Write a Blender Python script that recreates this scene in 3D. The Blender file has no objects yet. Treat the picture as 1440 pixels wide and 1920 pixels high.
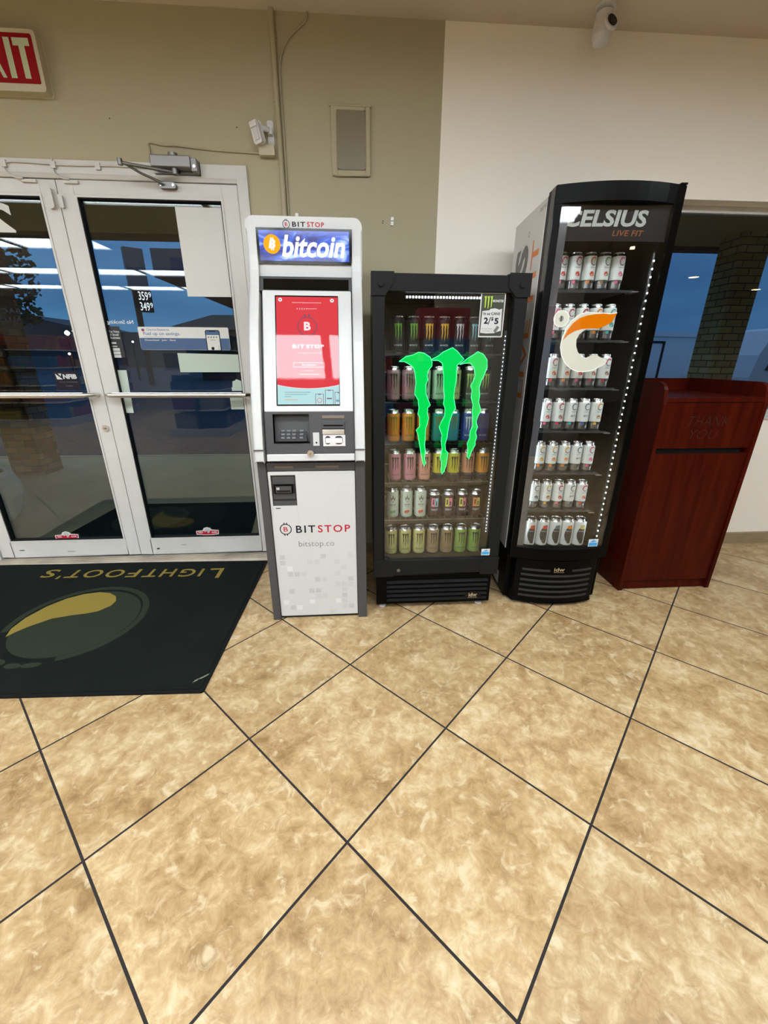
import bpy, bmesh, math, random
from mathutils import Vector, Matrix
random.seed(7)
S = bpy.context.scene
COL = S.collection
PI = math.pi

# ------------------------------------------------------------ camera
cam_d = bpy.data.cameras.new('camera')
cam = bpy.data.objects.new('camera', cam_d)
COL.objects.link(cam)
YAW, PITCH, ROLL = 0.0681698708, 0.361411549, 0.00422751703
_f = Vector((math.sin(YAW)*math.cos(PITCH), math.cos(YAW)*math.cos(PITCH), -math.sin(PITCH)))
_r = Vector((math.cos(YAW), -math.sin(YAW), 0))
_u = _r.cross(_f)
_r2 = _r*math.cos(ROLL)+_u*math.sin(ROLL)
_u2 = -_r*math.sin(ROLL)+_u*math.cos(ROLL)
_m = Matrix.Identity(4)
for _i in range(3):
    _m[_i][0] = _r2[_i]; _m[_i][1] = _u2[_i]; _m[_i][2] = -_f[_i]
_m.translation = Vector((0, 0, 1.28))
cam.matrix_world = _m
cam_d.sensor_fit = 'HORIZONTAL'
cam_d.sensor_width = 36.0
cam_d.lens = 36.0*760.1/1440
cam_d.clip_start = 0.02
cam_d.clip_end = 300
S.camera = cam

# ------------------------------------------------------------ view
S.view_settings.view_transform = 'Standard'
S.view_settings.look = 'None'
S.view_settings.gamma = 1.0
S.view_settings.exposure = 0.0
S.view_settings.use_curve_mapping = False
LAMP = 15.8          # emission of the ceiling troffers
SKY = 1.1           # strength of the dusk sky

# ------------------------------------------------------------ world (dusk sky)
W = bpy.data.worlds.new('dusk_sky'); S.world = W; W.use_nodes = True
wn = W.node_tree; wn.nodes.clear()
o_ = wn.nodes.new('ShaderNodeOutputWorld'); b_ = wn.nodes.new('ShaderNodeBackground')
tc = wn.nodes.new('ShaderNodeTexCoord'); sx = wn.nodes.new('ShaderNodeSeparateXYZ')
wn.links.new(tc.outputs['Generated'], sx.inputs[0])
rp = wn.nodes.new('ShaderNodeValToRGB')
rp.color_ramp.elements[0].position = 0.0; rp.color_ramp.elements[0].color = (0.085, 0.24, 0.46, 1)
rp.color_ramp.elements[1].position = 0.36; rp.color_ramp.elements[1].color = (0.10, 0.30, 0.64, 1)
e_ = rp.color_ramp.elements.new(0.9); e_.color = (0.42, 0.66, 1.0, 1)      # brighter overhead, above the soffit edge
e_ = rp.color_ramp.elements.new(0.12); e_.color = (0.062, 0.20, 0.42, 1)
mp = wn.nodes.new('ShaderNodeMapping'); mp.inputs['Scale'].default_value = (1.5, 1.5, 7)
nz = wn.nodes.new('ShaderNodeTexNoise'); nz.inputs['Scale'].default_value = 2.2; nz.inputs['Detail'].default_value = 3
mx = wn.nodes.new('ShaderNodeMixRGB'); mx.blend_type = 'MULTIPLY'; mx.inputs[0].default_value = 0.55
cr = wn.nodes.new('ShaderNodeValToRGB'); cr.color_ramp.elements[0].position = 0.35; cr.color_ramp.elements[1].position = 0.65
cr.color_ramp.elements[0].color = (0.55, 0.6, 0.72, 1); cr.color_ramp.elements[1].color = (1.25, 1.2, 1.1, 1)
wn.links.new(sx.outputs[2], rp.inputs[0]); wn.links.new(tc.outputs['Generated'], mp.inputs[0]); wn.links.new(mp.outputs[0], nz.inputs['Vector'])
wn.links.new(nz.outputs[0], cr.inputs[0]); wn.links.new(rp.outputs[0], mx.inputs[1]); wn.links.new(cr.outputs[0], mx.inputs[2])
wn.links.new(mx.outputs[0], b_.inputs[0]); b_.inputs[1].default_value = SKY; wn.links.new(b_.outputs[0], o_.inputs[0])

# ------------------------------------------------------------ materials
def mat(name, col, rough=0.5, metal=0.0, emit=None, es=0.0, spec=0.5, coat=0.0, bump=None, noise=None):
    """noise=(scale, amount, colour2) colour variation; bump=(scale, strength)"""
    m = bpy.data.materials.new(name); m.use_nodes = True
    nt = m.node_tree; p = nt.nodes['Principled BSDF']
    p.inputs['Base Color'].default_value = (*col, 1); p.inputs['Roughness'].default_value = rough
    p.inputs['Metallic'].default_value = metal; p.inputs['Specular IOR Level'].default_value = spec
    p.inputs['Coat Weight'].default_value = coat
    if emit: p.inputs['Emission Color'].default_value = (*emit, 1); p.inputs['Emission Strength'].default_value = es
    t = None
    if bump or noise:
        t = nt.nodes.new('ShaderNodeTexCoord')
    if noise:
        n = nt.nodes.new('ShaderNodeTexNoise'); n.inputs['Scale'].default_value = noise[0]; n.inputs['Detail'].default_value = 5
        r = nt.nodes.new('ShaderNodeValToRGB'); r.color_ramp.elements[0].position = 0.5-noise[1]; r.color_ramp.elements[1].position = 0.5+noise[1]
        r.color_ramp.elements[0].color = (*col, 1); r.color_ramp.elements[1].color = (*noise[2], 1)
        nt.links.new(t.outputs['Object'], n.inputs['Vector']); nt.links.new(n.outputs[0], r.inputs[0]); nt.links.new(r.outputs[0], p.inputs['Base Color'])
    if bump:
        n = nt.nodes.new('ShaderNodeTexNoise'); n.inputs['Scale'].default_value = bump[0]; n.inputs['Detail'].default_value = 3
        b = nt.nodes.new('ShaderNodeBump'); b.inputs['Strength'].default_value = bump[1]; b.inputs['Distance'].default_value = 0.01
        nt.links.new(t.outputs['Object'], n.inputs['Vector']); nt.links.new(n.outputs[0], b.inputs['Height']); nt.links.new(b.outputs[0], p.inputs['Normal'])
    return m

def glass(name, tint=(1, 1, 1), boost=1.0, rough=0.0, base=0.0):
    m = bpy.data.materials.new(name); m.use_nodes = True; nt = m.node_tree; nt.nodes.clear()
    o = nt.nodes.new('ShaderNodeOutputMaterial'); t = nt.nodes.new('ShaderNodeBsdfTransparent'); g = nt.nodes.new('ShaderNodeBsdfGlossy')
    f = nt.nodes.new('ShaderNodeFresnel'); ge = nt.nodes.new('ShaderNodeNewGeometry'); bk = nt.nodes.new('ShaderNodeMath'); bk.operation = 'MULTIPLY_ADD'
    bk.inputs[1].default_value = 1/1.5-1.5; bk.inputs[2].default_value = 1.5     # same reflectance on both faces of a thin pane
    nt.links.new(ge.outputs['Backfacing'], bk.inputs[0]); nt.links.new(bk.outputs[0], f.inputs['IOR'])
    k = nt.nodes.new('ShaderNodeMath'); k.operation = 'MULTIPLY_ADD'; k.inputs[1].default_value = boost; k.inputs[2].default_value = base; k.use_clamp = True
    x = nt.nodes.new('ShaderNodeMixShader')
    t.inputs[0].default_value = (*tint, 1); g.inputs['Roughness'].default_value = rough
    nt.links.new(f.outputs[0], k.inputs[0]); nt.links.new(k.outputs[0], x.inputs[0]); nt.links.new(t.outputs[0], x.inputs[1]); nt.links.new(g.outputs[0], x.inputs[2]); nt.links.new(x.outputs[0], o.inputs[0])
    return m

def emis(name, col, s):
    m = bpy.data.materials.new(name); m.use_nodes = True; nt = m.node_tree; nt.nodes.clear()
    o = nt.nodes.new('ShaderNodeOutputMaterial'); e = nt.nodes.new('ShaderNodeEmission'); e.inputs[0].default_value = (*col, 1); e.inputs[1].default_value = s
    nt.links.new(e.outputs[0], o.inputs[0]); return m

def brick_mat(c1=(.46, .29, .12), c2=(.26, .12, .045)):
    m = bpy.data.materials.new('brown_brick'); m.use_nodes = True; nt = m.node_tree; p = nt.nodes['Principled BSDF']; p.inputs['Roughness'].default_value = .9
    t = nt.nodes.new('ShaderNodeTexCoord'); mp = nt.nodes.new('ShaderNodeMapping'); mp.inputs['Rotation'].default_value = (PI/2, 0, 0)
    b = nt.nodes.new('ShaderNodeTexBrick'); b.inputs['Scale'].default_value = 1.0
    b.inputs['Brick Width'].default_value = .2; b.inputs['Row Height'].default_value = .075; b.inputs['Mortar Size'].default_value = .006
    b.inputs['Color1'].default_value = (*c1, 1); b.inputs['Color2'].default_value = (*c2, 1); b.inputs['Mortar'].default_value = (.08, .06, .04, 1)
    # x of the texture runs round the pillar: add x and y
    s = nt.nodes.new('ShaderNodeSeparateXYZ'); c = nt.nodes.new('ShaderNodeCombineXYZ'); a = nt.nodes.new('ShaderNodeMath')
    nt.links.new(t.outputs['Object'], s.inputs[0]); nt.links.new(s.outputs[0], a.inputs[0]); nt.links.new(s.outputs[1], a.inputs[1])
    nt.links.new(a.outputs[0], c.inputs[0]); nt.links.new(s.outputs[2], c.inputs[1]); nt.links.new(c.outputs[0], b.inputs['Vector'])
    nt.links.new(b.outputs[0], p.inputs['Base Color'])
    bp = nt.nodes.new('ShaderNodeBump'); bp.inputs['Strength'].default_value = .6; bp.inputs['Distance'].default_value = .01; bp.invert = True
    nt.links.new(b.outputs['Fac'], bp.inputs['Height']); nt.links.new(bp.outputs[0], p.inputs['Normal'])
    return m

def tile_mat():
    m = bpy.data.materials.new('travertine_tile'); m.use_nodes = True; nt = m.node_tree; p = nt.nodes['Principled BSDF']
    N = nt.nodes.new; Lk = nt.links.new
    def mth(op, a, b=None, cl=False):
        n = N('ShaderNodeMath'); n.operation = op; n.use_clamp = cl
        for i, v in enumerate((a, b)):
            if v is None: continue
            if isinstance(v, (int, float)): n.inputs[i].default_value = v
            else: Lk(v, n.inputs[i])
        return n.outputs[0]
    t = N('ShaderNodeTexCoord'); s = N('ShaderNodeSeparateXYZ'); Lk(t.outputs['Object'], s.inputs[0])
    T = .50535; ox, oy = -.76396, .74702
    x = mth('SUBTRACT', s.outputs[0], ox); y = mth('SUBTRACT', s.outputs[1], oy)
    a = mth('DIVIDE', mth('ADD', x, y), T*math.sqrt(2)); b = mth('DIVIDE', mth('SUBTRACT', x, y), T*math.sqrt(2))
    fa = mth('ABSOLUTE', mth('SUBTRACT', mth('FRACT', a), .5)); fb = mth('ABSOLUTE', mth('SUBTRACT', mth('FRACT', b), .5))
    d = mth('MAXIMUM', fa, fb)
    g = mth('GREATER_THAN', d, .5-.0034/T)
    ia = mth('FLOOR', a); ib = mth('FLOOR', b)
    cv = N('ShaderNodeCombineXYZ'); Lk(ia, cv.inputs[0]); Lk(ib, cv.inputs[1])
    wnz = N('ShaderNodeTexWhiteNoise'); wnz.noise_dimensions = '3D'; Lk(cv.outputs[0], wnz.inputs['Vector'])
    sc = N('ShaderNodeVectorMath'); sc.operation = 'SCALE'; sc.inputs['Scale'].default_value = 20; Lk(wnz.outputs['Color'], sc.inputs[0])
    ad = N('ShaderNodeVectorMath'); ad.operation = 'ADD'; Lk(t.outputs['Object'], ad.inputs[0]); Lk(sc.outputs[0], ad.inputs[1])
    def noise(scale, det, dist, rough=.6):
        n = N('ShaderNodeTexNoise'); n.inputs['Scale'].default_value = scale; n.inputs['Detail'].default_value = det
        n.inputs['Distortion'].default_value = dist; n.inputs['Roughness'].default_value = rough; Lk(ad.outputs[0], n.inputs['Vector']); return n.outputs[0]
    n1 = noise(5.0, 8, .35, .66); n2 = noise(24, 8, .55, .72); n3 = noise(20, 5, .8, .6)
    mixn = mth('ADD', mth('MULTIPLY', n1, .50), mth('MULTIPLY', n2, .50))
    r = N('ShaderNodeValToRGB'); Lk(mixn, r.inputs[0]); cr = r.color_ramp
    cr.elements[0].position = .37; cr.elements[0].color = (.225, .134, .050, 1)
    cr.elements[1].position = .63; cr.elements[1].color = (.560, .455, .290, 1)
    for ps, c in ((.44, (.325, .207, .092)), (.50, (.400, .272, .130)), (.555, (.470, .345, .182))):
        e = cr.elements.new(ps); e.color = (*c, 1)
    # pale shell-like flecks
    r3 = N('ShaderNodeValToRGB'); Lk(n3, r3.inputs[0]); r3.color_ramp.elements[0].position = .56; r3.color_ramp.elements[1].position = .68
    mxf = N('ShaderNodeMixRGB'); Lk(mth('MULTIPLY', r3.outputs[0], .65), mxf.inputs[0]); Lk(r.outputs[0], mxf.inputs[1]); mxf.inputs[2].default_value = (.60, .495, .325, 1)
    tv = N('ShaderNodeMixRGB'); tv.blend_type = 'MULTIPLY'; tv.inputs[0].default_value = 1
    tr = N('ShaderNodeMapRange'); tr.inputs[3].default_value = .93; tr.inputs[4].default_value = 1.06; Lk(wnz.outputs['Value'], tr.inputs[0])
    Lk(mxf.outputs[0], tv.inputs[1]); Lk(tr.outputs[0], tv.inputs[2])
    mg = N('ShaderNodeMixRGB'); Lk(g, mg.inputs[0]); Lk(tv.outputs[0], mg.inputs[1]); mg.inputs[2].default_value = (.012, .008, .007, 1)
    Lk(mg.outputs[0], p.inputs['Base Color'])
    rr = mth('ADD', mth('MULTIPLY', g, .5), mth('ADD', .30, mth('MULTIPLY', n2, .2))); Lk(rr, p.inputs['Roughness'])
    bp = N('ShaderNodeBump'); bp.inputs['Strength'].default_value = .25; bp.inputs['Distance'].default_value = .004
    Lk(mth('SUBTRACT', mth('MULTIPLY', n2, .25), g), bp.inputs['Height']); Lk(bp.outputs[0], p.inputs['Normal'])
    return m

def wood_mat():
    m = bpy.data.materials.new('cherry_laminate'); m.use_nodes = True; nt = m.node_tree; p = nt.nodes['Principled BSDF']
    t = nt.nodes.new('ShaderNodeTexCoord'); mp = nt.nodes.new('ShaderNodeMapping'); mp.inputs['Scale'].default_value = (16, 16, 1.1)
    n = nt.nodes.new('ShaderNodeTexNoise'); n.inputs['Scale'].default_value = 2.0; n.inputs['Detail'].default_value = 5; n.inputs['Distortion'].default_value = .4
    r = nt.nodes.new('ShaderNodeValToRGB'); r.color_ramp.elements[0].position = .35; r.color_ramp.elements[1].position = .7
    r.color_ramp.elements[0].color = (.030, .0018, .0005, 1); r.color_ramp.elements[1].color = (.060, .0050, .0010, 1)
    nt.links.new(t.outputs['Object'], mp.inputs[0]); nt.links.new(mp.outputs[0], n.inputs['Vector']); nt.links.new(n.outputs[0], r.inputs[0]); nt.links.new(r.outputs[0], p.inputs['Base Color'])
    p.inputs['Roughness'].default_value = .38; p.inputs['Specular IOR Level'].default_value = .12
    return m

def screen_banner_mat():
    m = bpy.data.materials.new('blue_lit_banner'); m.use_nodes = True; nt = m.node_tree; p = nt.nodes['Principled BSDF']
    p.inputs['Base Color'].default_value = (.01, .01, .02, 1); p.inputs['Roughness'].default_value = .1
    t = nt.nodes.new('ShaderNodeTexCoord'); mp = nt.nodes.new('ShaderNodeMapping'); mp.inputs['Scale'].default_value = (5, 1, 14)
    n = nt.nodes.new('ShaderNodeTexNoise'); n.inputs['Scale'].default_value = 1.3; n.inputs['Detail'].default_value = 2; n.inputs['Distortion'].default_value = 1.2
    r = nt.nodes.new('ShaderNodeValToRGB'); cr = r.color_ramp
    cr.elements[0].position = .40; cr.elements[0].color = (.020, .030, .25, 1); cr.elements[1].position = .68; cr.elements[1].color = (.55, .75, 1, 1)
    e = cr.elements.new(.54); e.color = (.035, .12, .75, 1)
    nt.links.new(t.outputs['Object'], mp.inputs[0]); nt.links.new(mp.outputs[0], n.inputs['Vector']); nt.links.new(n.outputs[0], r.inputs[0])
    nt.links.new(r.outputs[0], p.inputs['Emission Color']); p.inputs['Emission Strength'].default_value = 1.0
    return m

M = {}
M['tan'] = mat('olive_tan_paint', (.375, .335, .215), .75, bump=(14, .12), noise=(1.3, .35, (.41, .37, .25)))
M['white_wall'] = mat('cream_white_paint', (.88, .83, .74), .75, bump=(14, .12))
M['ceil'] = mat('ceiling_paint', (.60, .53, .44), .9, bump=(60, .1))
M['tile'] = tile_mat()
M['base'] = mat('baseboard_tile', (.24, .185, .105), .5, noise=(9, .25, (.31, .25, .15)))
M['alu'] = mat('painted_aluminium', (.56, .55, .525), .38, bump=(8, .05), noise=(5, .2, (.51, .50, .47)))
M['rubber'] = mat('black_gasket', (.008, .008, .008), .6, spec=.1)
M['silver'] = mat('brushed_metal', (.72, .70, .68), .28, 1)
M['steel'] = mat('dull_steel', (.20, .195, .19), .4, .9)
M['thresh'] = mat('threshold_metal', (.55, .50, .42), .45, .7, noise=(6, .2, (.35, .31, .26)))
M['doorglass'] = glass('door_glass', (.86, .90, .90), 1.25)
M['winglass'] = glass('tinted_window_glass', (.70, .72, .76), 1.1)
M['coolglass'] = glass('cooler_glass', (.93, .94, .94), 1.6)
M['black'] = mat('black_plastic', (.0015, .0015, .0015), .30, spec=.07)
M['charcoal'] = mat('charcoal_plastic', (.010, .0105, .0105), .5, spec=.12)
M['blackgloss'] = mat('gloss_black', (.003, .003, .003), .10, spec=.3)
M['liner'] = mat('dark_liner', (.008, .008, .009), .5, spec=.2)
M['white'] = mat('white_powder_coat', (.52, .525, .52), .35)
M['whiteplastic'] = mat('white_plastic', (.62, .61, .61), .4)
M['grey'] = mat('slate_grey_metal', (.058, .058, .060), .42, spec=.3)
M['dgrey'] = mat('dark_grey_plastic', (.025, .025, .027), .4, spec=.3)
M['lgrey'] = mat('light_grey_metal', (.50, .50, .50), .4, .3)
M['cream'] = mat('cream_plastic', (.50, .45, .32), .5)
M['red'] = mat('crimson_paint', (.26, .002, .006), .5, spec=.15)
M['redtext'] = mat('red_ink', (.42, .010, .03), .5, spec=.2)
M['blacktext'] = mat('black_ink', (.014, .012, .020), .5, spec=.12)
M['greytext'] = mat('grey_ink', (.14, .13, .12), .5)
M['glowtext'] = mat('pale_lume', (.45, .50, .32), .5)
M['ledyellow'] = mat('yellow_sticker', (.62, .58, .04), .5)
M['hookwhite'] = mat('bright_white_plastic', (.85, .84, .80), .4)
M['paper'] = mat('white_paper', (.60, .60, .57), .8)
M['mint'] = mat('pale_green_paper', (.42, .49, .42), .8)
M['blue'] = mat('signal_blue', (.035, .085, .19), .5)
M['bluedk'] = mat('navy_panel', (.02, .035, .10), .5)
M['bluetext'] = mat('slate_blue_ink', (.10, .16, .30), .5)
M['orange'] = mat('orange_ink', (.75, .22, .04), .5)
M['yellow'] = mat('yellow_pile', (.22, .165, .035), .95, spec=.1)
M['mat'] = mat('dark_mat_pile', (.006, .0085, .0075), .95, spec=.06, bump=(300, .4), noise=(4, .3, (.010, .0125, .0115)))
M['matgreen'] = mat('green_mat_pile', (.022, .030, .019), .95, spec=.1, bump=(300, .4))
M['wood'] = wood_mat()
M['brick'] = brick_mat()
M['concrete'] = mat('sidewalk_concrete', (.40, .31, .16), .9, bump=(30, .2), noise=(2, .3, (.32, .25, .125)))
M['asphalt'] = mat('asphalt', (.012, .018, .032), .85, spec=.2, noise=(6, .3, (.020, .027, .042)))
M['kerb'] = mat('kerb_concrete', (.36, .29, .19), .9)
M['soffit'] = mat('brown_soffit', (.62, .42, .15), .8)
M['dark'] = mat('dark_silhouette', (.015, .015, .014), .9)
M['hill'] = mat('dusk_hill', (.05, .05, .065), 1)
M['planter'] = mat('glazed_planter', (.50, .52, .40), .5)
M['leaf'] = mat('dark_leaf', (.02, .03, .012), .8)
M['bark'] = mat('bark', (.05, .035, .02), .9)
M['vwhite'] = mat('white_vehicle_paint', (.90, .90, .88), .4)
M['canopy'] = mat('canopy_fascia', (.10, .10, .11), .6)
M['ledwhite'] = emis('white_led', (.85, .95, 1), 6)
M['ledstrip'] = emis('cooler_led_lamp', (.85, .95, 1), 22)
M['leddot'] = emis('led_dot', (.85, .95, 1), 3)
M['lamp'] = emis('fluorescent_diffuser', (.885, .95, 1), LAMP)
M['warmlamp'] = emis('warm_downlight', (1, .74, .40), 28)
M['farlamp'] = emis('distant_lamp', (1, .95, .8), 8)
M['green'] = emis('neon_green', (.0, .82, .10), 1.15)
M['greenedge'] = emis('neon_green_edge', (.10, 1, .38), 2.2)
M['clogo'] = mat('lit_cream_logo', (.55, .53, .45), .4, emit=(.8, .78, .66), es=.42)
M['corange'] = emis('lit_orange_logo', (1, .24, .0), 1.0)
M['cedge'] = emis('lit_white_edge', (1, .98, .90), 1.3)
M['price'] = emis('price_led', (.9, .95, 1), 1.6)
M['can_lid'] = mat('can_aluminium', (.75, .75, .75), .25, 1)
M['shelf'] = mat('shelf_wire', (.35, .35, .35), .3, .8)
M['acrylic'] = mat('clear_shelf_lip', (.06, .065, .07), .15, .2, spec=.4)
M['bronze'] = mat('bronze_strip', (.17, .13, .105), .4, .5)
M['keycap'] = mat('key_cap', (.12, .12, .125), .4)
M['scrglass'] = glass('touchscreen_glass', (1, 1, 1), 1.1, .03)

# ------------------------------------------------------------ mesh builder
class MB:
    def __init__(s): s.v = []; s.f = []; s.mi = []; s.mats = []; s.sm = []
    def mid(s, m):
        if m not in s.mats: s.mats.append(m)
        return s.mats.index(m)
    def add(s, vs, fs, m, smooth=False):
        b = len(s.v); k = s.mid(m); s.v += [tuple(v) for v in vs]
        for f in fs: s.f.append([b+i for i in f]); s.mi.append(k); s.sm.append(smooth)
        return s
    def box(s, x0, x1, y0, y1, z0, z1, m):
        v = [(x0, y0, z0), (x1, y0, z0), (x1, y1, z0), (x0, y1, z0), (x0, y0, z1), (x1, y0, z1), (x1, y1, z1), (x0, y1, z1)]
        return s.add(v, [(0, 3, 2, 1), (4, 5, 6, 7), (0, 1, 5, 4), (1, 2, 6, 5), (2, 3, 7, 6), (3, 0, 4, 7)], m)
    def prism(s, pts, y0, y1, m, axis='y', smooth=False):
        """extrude a 2-D outline: axis y -> (x,z) outline; x -> (y,z); z -> (x,y)"""
        P = {'y': lambda a, b, c: (a, c, b), 'x': lambda a, b, c: (c, a, b), 'z': lambda a, b, c: (a, b, c)}[axis]
        n = len(pts); v = [P(a, b, y0) for a, b in pts]+[P(a, b, y1) for a, b in pts]
        s.add(v, [tuple(range(n)), tuple(range(2*n-1, n-1, -1))], m)
        s.add(v, [(i, (i+1) % n, n+(i+1) % n, n+i) for i in range(n)], m, smooth)
        return s
    def flat(s, pts, y, m, fn=None):
        v = [(a, y, b) for a, b in pts]
        if fn: v = [fn(*p) for p in pts]
        return s.add(v, [tuple(range(len(v)))], m)
    def tube(s, pts, r, m, seg=10, cap=True):
        pts = [Vector(p) for p in pts]; vs = []; n = len(pts)
        for i, p in enumerate(pts):
            d = (pts[min(i+1, n-1)]-pts[max(i-1, 0)]).normalized()
            a = d.cross(Vector((0, 0, 1)))
            if a.length < .05: a = d.cross(Vector((0, 1, 0)))
            a.normalize(); b = d.cross(a)
            vs += [p+a*r*math.cos(2*PI*k/seg)+b*r*math.sin(2*PI*k/seg) for k in range(seg)]
        fs = [(i*seg+k, i*seg+(k+1) % seg, (i+1)*seg+(k+1) % seg, (i+1)*seg+k) for i in range(n-1) for k in range(seg)]
        s.add(vs, fs, m, True)
        if cap: s.add(vs, [tuple(range(seg-1, -1, -1)), tuple((n-1)*seg+k for k in range(seg))], m)
        return s
    def lathe(s, prof, c=(0, 0, 0), seg=24, axis='z'):
        """prof: (radius, height, material of the ring above)"""
        def P(r, h, k):
            a = 2*PI*k/seg; x, y = r*math.cos(a), r*math.sin(a)
            q = {'z': (x, y, h), 'y': (x, h, y), 'x': (h, x, y)}[axis]
            return (q[0]+c[0], q[1]+c[1], q[2]+c[2])
        vs = [P(r, h, k) for r, h, _ in prof for k in range(seg)]
        for i in range(len(prof)-1):
            s.add([vs[i*seg+k] for k in range(seg)]+[vs[(i+1)*seg+k] for k in range(seg)],
                  [(k, (k+1) % seg, seg+(k+1) % seg, seg+k) for k in range(seg)], prof[i][2], True)
        s.add([vs[k] for k in range(seg)], [tuple(range(seg-1, -1, -1))], prof[0][2])
        s.add([vs[(len(prof)-1)*seg+k] for k in range(seg)], [tuple(range(seg))], prof[-2][2])
        return s
    def text(s, body, x0, x1, z0, z1, m, fn, bold=0.0, shear=0.0, ext=0.0, res=3, space=1.0):
        """text outlines fitted into a box; fn maps (u, v, depth) to a point"""
        cu = bpy.data.curves.new('t', 'FONT'); cu.body = body; cu.offset = bold; cu.shear = shear; cu.resolution_u = res; cu.extrude = ext; cu.space_character = space
        ob = bpy.data.objects.new('t', cu); me = bpy.data.meshes.new_from_object(ob)
        us = [v.co.x for v in me.vertices]; ws = [v.co.y for v in me.vertices]
        a, b, c, d = min(us), max(us), min(ws), max(ws)
        vs = [fn(x0+(v.co.x-a)/(b-a)*(x1-x0), z0+(v.co.y-c)/(d-c)*(z1-z0), v.co.z) for v in me.vertices]
        s.add(vs, [tuple(p.vertices) for p in me.polygons], m)
        bpy.data.objects.remove(ob); bpy.data.meshes.remove(me); bpy.data.curves.remove(cu)
        return s
    def ring(s, cx, cz, r0, r1, fn, m, a0=0, a1=2*PI, seg=28, ez=1.0):
        vs = []
        for k in range(seg+1):
            a = a0+(a1-a0)*k/seg
            vs += [fn(cx+r0*math.cos(a), cz+r0*math.sin(a)*ez), fn(cx+r1*math.cos(a), cz+r1*math.sin(a)*ez)]
        return s.add(vs, [(2*k, 2*k+1, 2*k+3, 2*k+2) for k in range(seg)], m)
    def disc(s, cx, cz, r, fn, m, seg=20, ez=1.0):
        return s.add([fn(cx+r*math.cos(2*PI*k/seg), cz+r*math.sin(2*PI*k/seg)*ez) for k in range(seg)], [tuple(range(seg))], m)
    def rect(s, x0, x1, z0, z1, fn, m, n=1):
        vs = []
        for k in range(n+1):
            x = x0+(x1-x0)*k/n; vs += [fn(x, z0), fn(x, z1)]
        return s.add(vs, [(2*k, 2*k+2, 2*k+3, 2*k+1) for k in range(n)], m)
    def build(s, name, parent=None, loc=(0, 0, 0), rotz=0, bevel=0, seg=2, wn=False):
        me = bpy.data.meshes.new(name); me.from_pydata(s.v, [], s.f)
        for m in s.mats: me.materials.append(m)
        for p, k, sm in zip(me.polygons, s.mi, s.sm): p.material_index = k; p.use_smooth = sm
        me.validate(); me.update()
        o = bpy.data.objects.new(name, me); COL.objects.link(o)
        o.location = loc; o.rotation_euler = (0, 0, rotz)
        if parent: o.parent = parent
        if bevel:
            bm = bmesh.new(); bm.from_mesh(me); bmesh.ops.remove_doubles(bm, verts=bm.verts, dist=1e-5); bm.to_mesh(me); bm.free()
            md = o.modifiers.new('bevel', 'BEVEL'); md.width = bevel; md.segments = seg; md.limit_method = 'ANGLE'; md.angle_limit = .6
        return o

def tag(o, label, cat, group=None, kind=None):
    o['label'] = label; o['category'] = cat
    if group: o['group'] = group
    if kind: o['kind'] = kind
    return o
def struct(o):
    o['kind'] = 'structure'; return o
def thing(name, label, cat, loc=(0, 0, 0), rotz=0, group=None):
    o = bpy.data.objects.new(name, None); COL.objects.link(o); o.location = loc; o.rotation_euler = (0, 0, rotz); o.empty_display_size = .05
    return tag(o, label, cat, group)
def copy_tree(o, parent=None):
    c = o.copy(); COL.objects.link(c)
    if parent: c.parent = parent
    for ch in list(o.children): copy_tree(ch, c)
    return c
def bx(name, x0, x1, y0, y1, z0, z1, m, parent=None, bevel=0):
    return MB().box(x0, x1, y0, y1, z0, z1, m).build(name, parent, bevel=bevel)
def Y(y):                      # an upright surface that faces the camera side
    return lambda u, v, d=0: (u, y-d, v)
def rrect(x0, x1, z0, z1, r, n=5, c=(1, 1, 1, 1)):
    """rounded rectangle outline; c = which corners (bl, br, tr, tl) are rounded"""
    o = []
    for k, (cx, cz, a) in enumerate(((x0+r, z0+r, PI), (x1-r, z0+r, 1.5*PI), (x1-r, z1-r, 0), (x0+r, z1-r, .5*PI))):
        if c[k]: o += [(cx+r*math.cos(a+i*PI/2/n), cz+r*math.sin(a+i*PI/2/n)) for i in range(n+1)]
        else: o.append(((x0, z0), (x1, z0), (x1, z1), (x0, z1))[k])
    return o

# ============================================================ SETTING
WY = 2.586          # inner face of the front wall
WB = 2.766          # its outer face
CZ = 2.775
XL, XR, YB = -9.0, 11.0, -9.5
DX0, DX1, DZ = -2.43, -.53, 2.19
WX0, WX1, WZ0, WZ1 = 1.56, 4.6, .925, 2.11
PX = .458

fl = MB().box(XL, XR, YB, WB, -.08, 0, M['tile']).build('floor'); struct(fl)
ce = MB().box(XL, XR, YB, WB, CZ, CZ+.1, M['ceil']).build('ceiling'); struct(ce)
w = MB()
w.box(XL, DX0, WY, WB, 0, CZ, M['tan']); w.box(DX0, DX1, WY, WB, DZ, CZ, M['tan']); w.box(DX1, PX, WY, WB, 0, CZ, M['tan'])
w.box(PX, WX0, WY, WB, 0, CZ, M['white_wall']); w.box(WX0, WX1, WY, WB, 0, WZ0, M['white_wall']); w.box(WX0, WX1, WY, WB, WZ1, CZ, M['white_wall']); w.box(WX1, XR, WY, WB, 0, CZ, M['white_wall'])
struct(w.build('wall_front'))
struct(MB().box(XL-.15, XL, YB, WB, 0, CZ, M['tan']).build('wall_left'))
struct(MB().box(XR, XR+.15, YB, WB, 0, CZ, M['white_wall']).build('wall_right'))
struct(MB().box(XL-.15, XR+.15, YB-.15, YB, 0, CZ, M['white_wall']).build('wall_back'))
struct(MB().box(1.5, 2.75, -4.6, -4.2, 0, CZ, M['white_wall']).build('wall_partition'))
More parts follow.
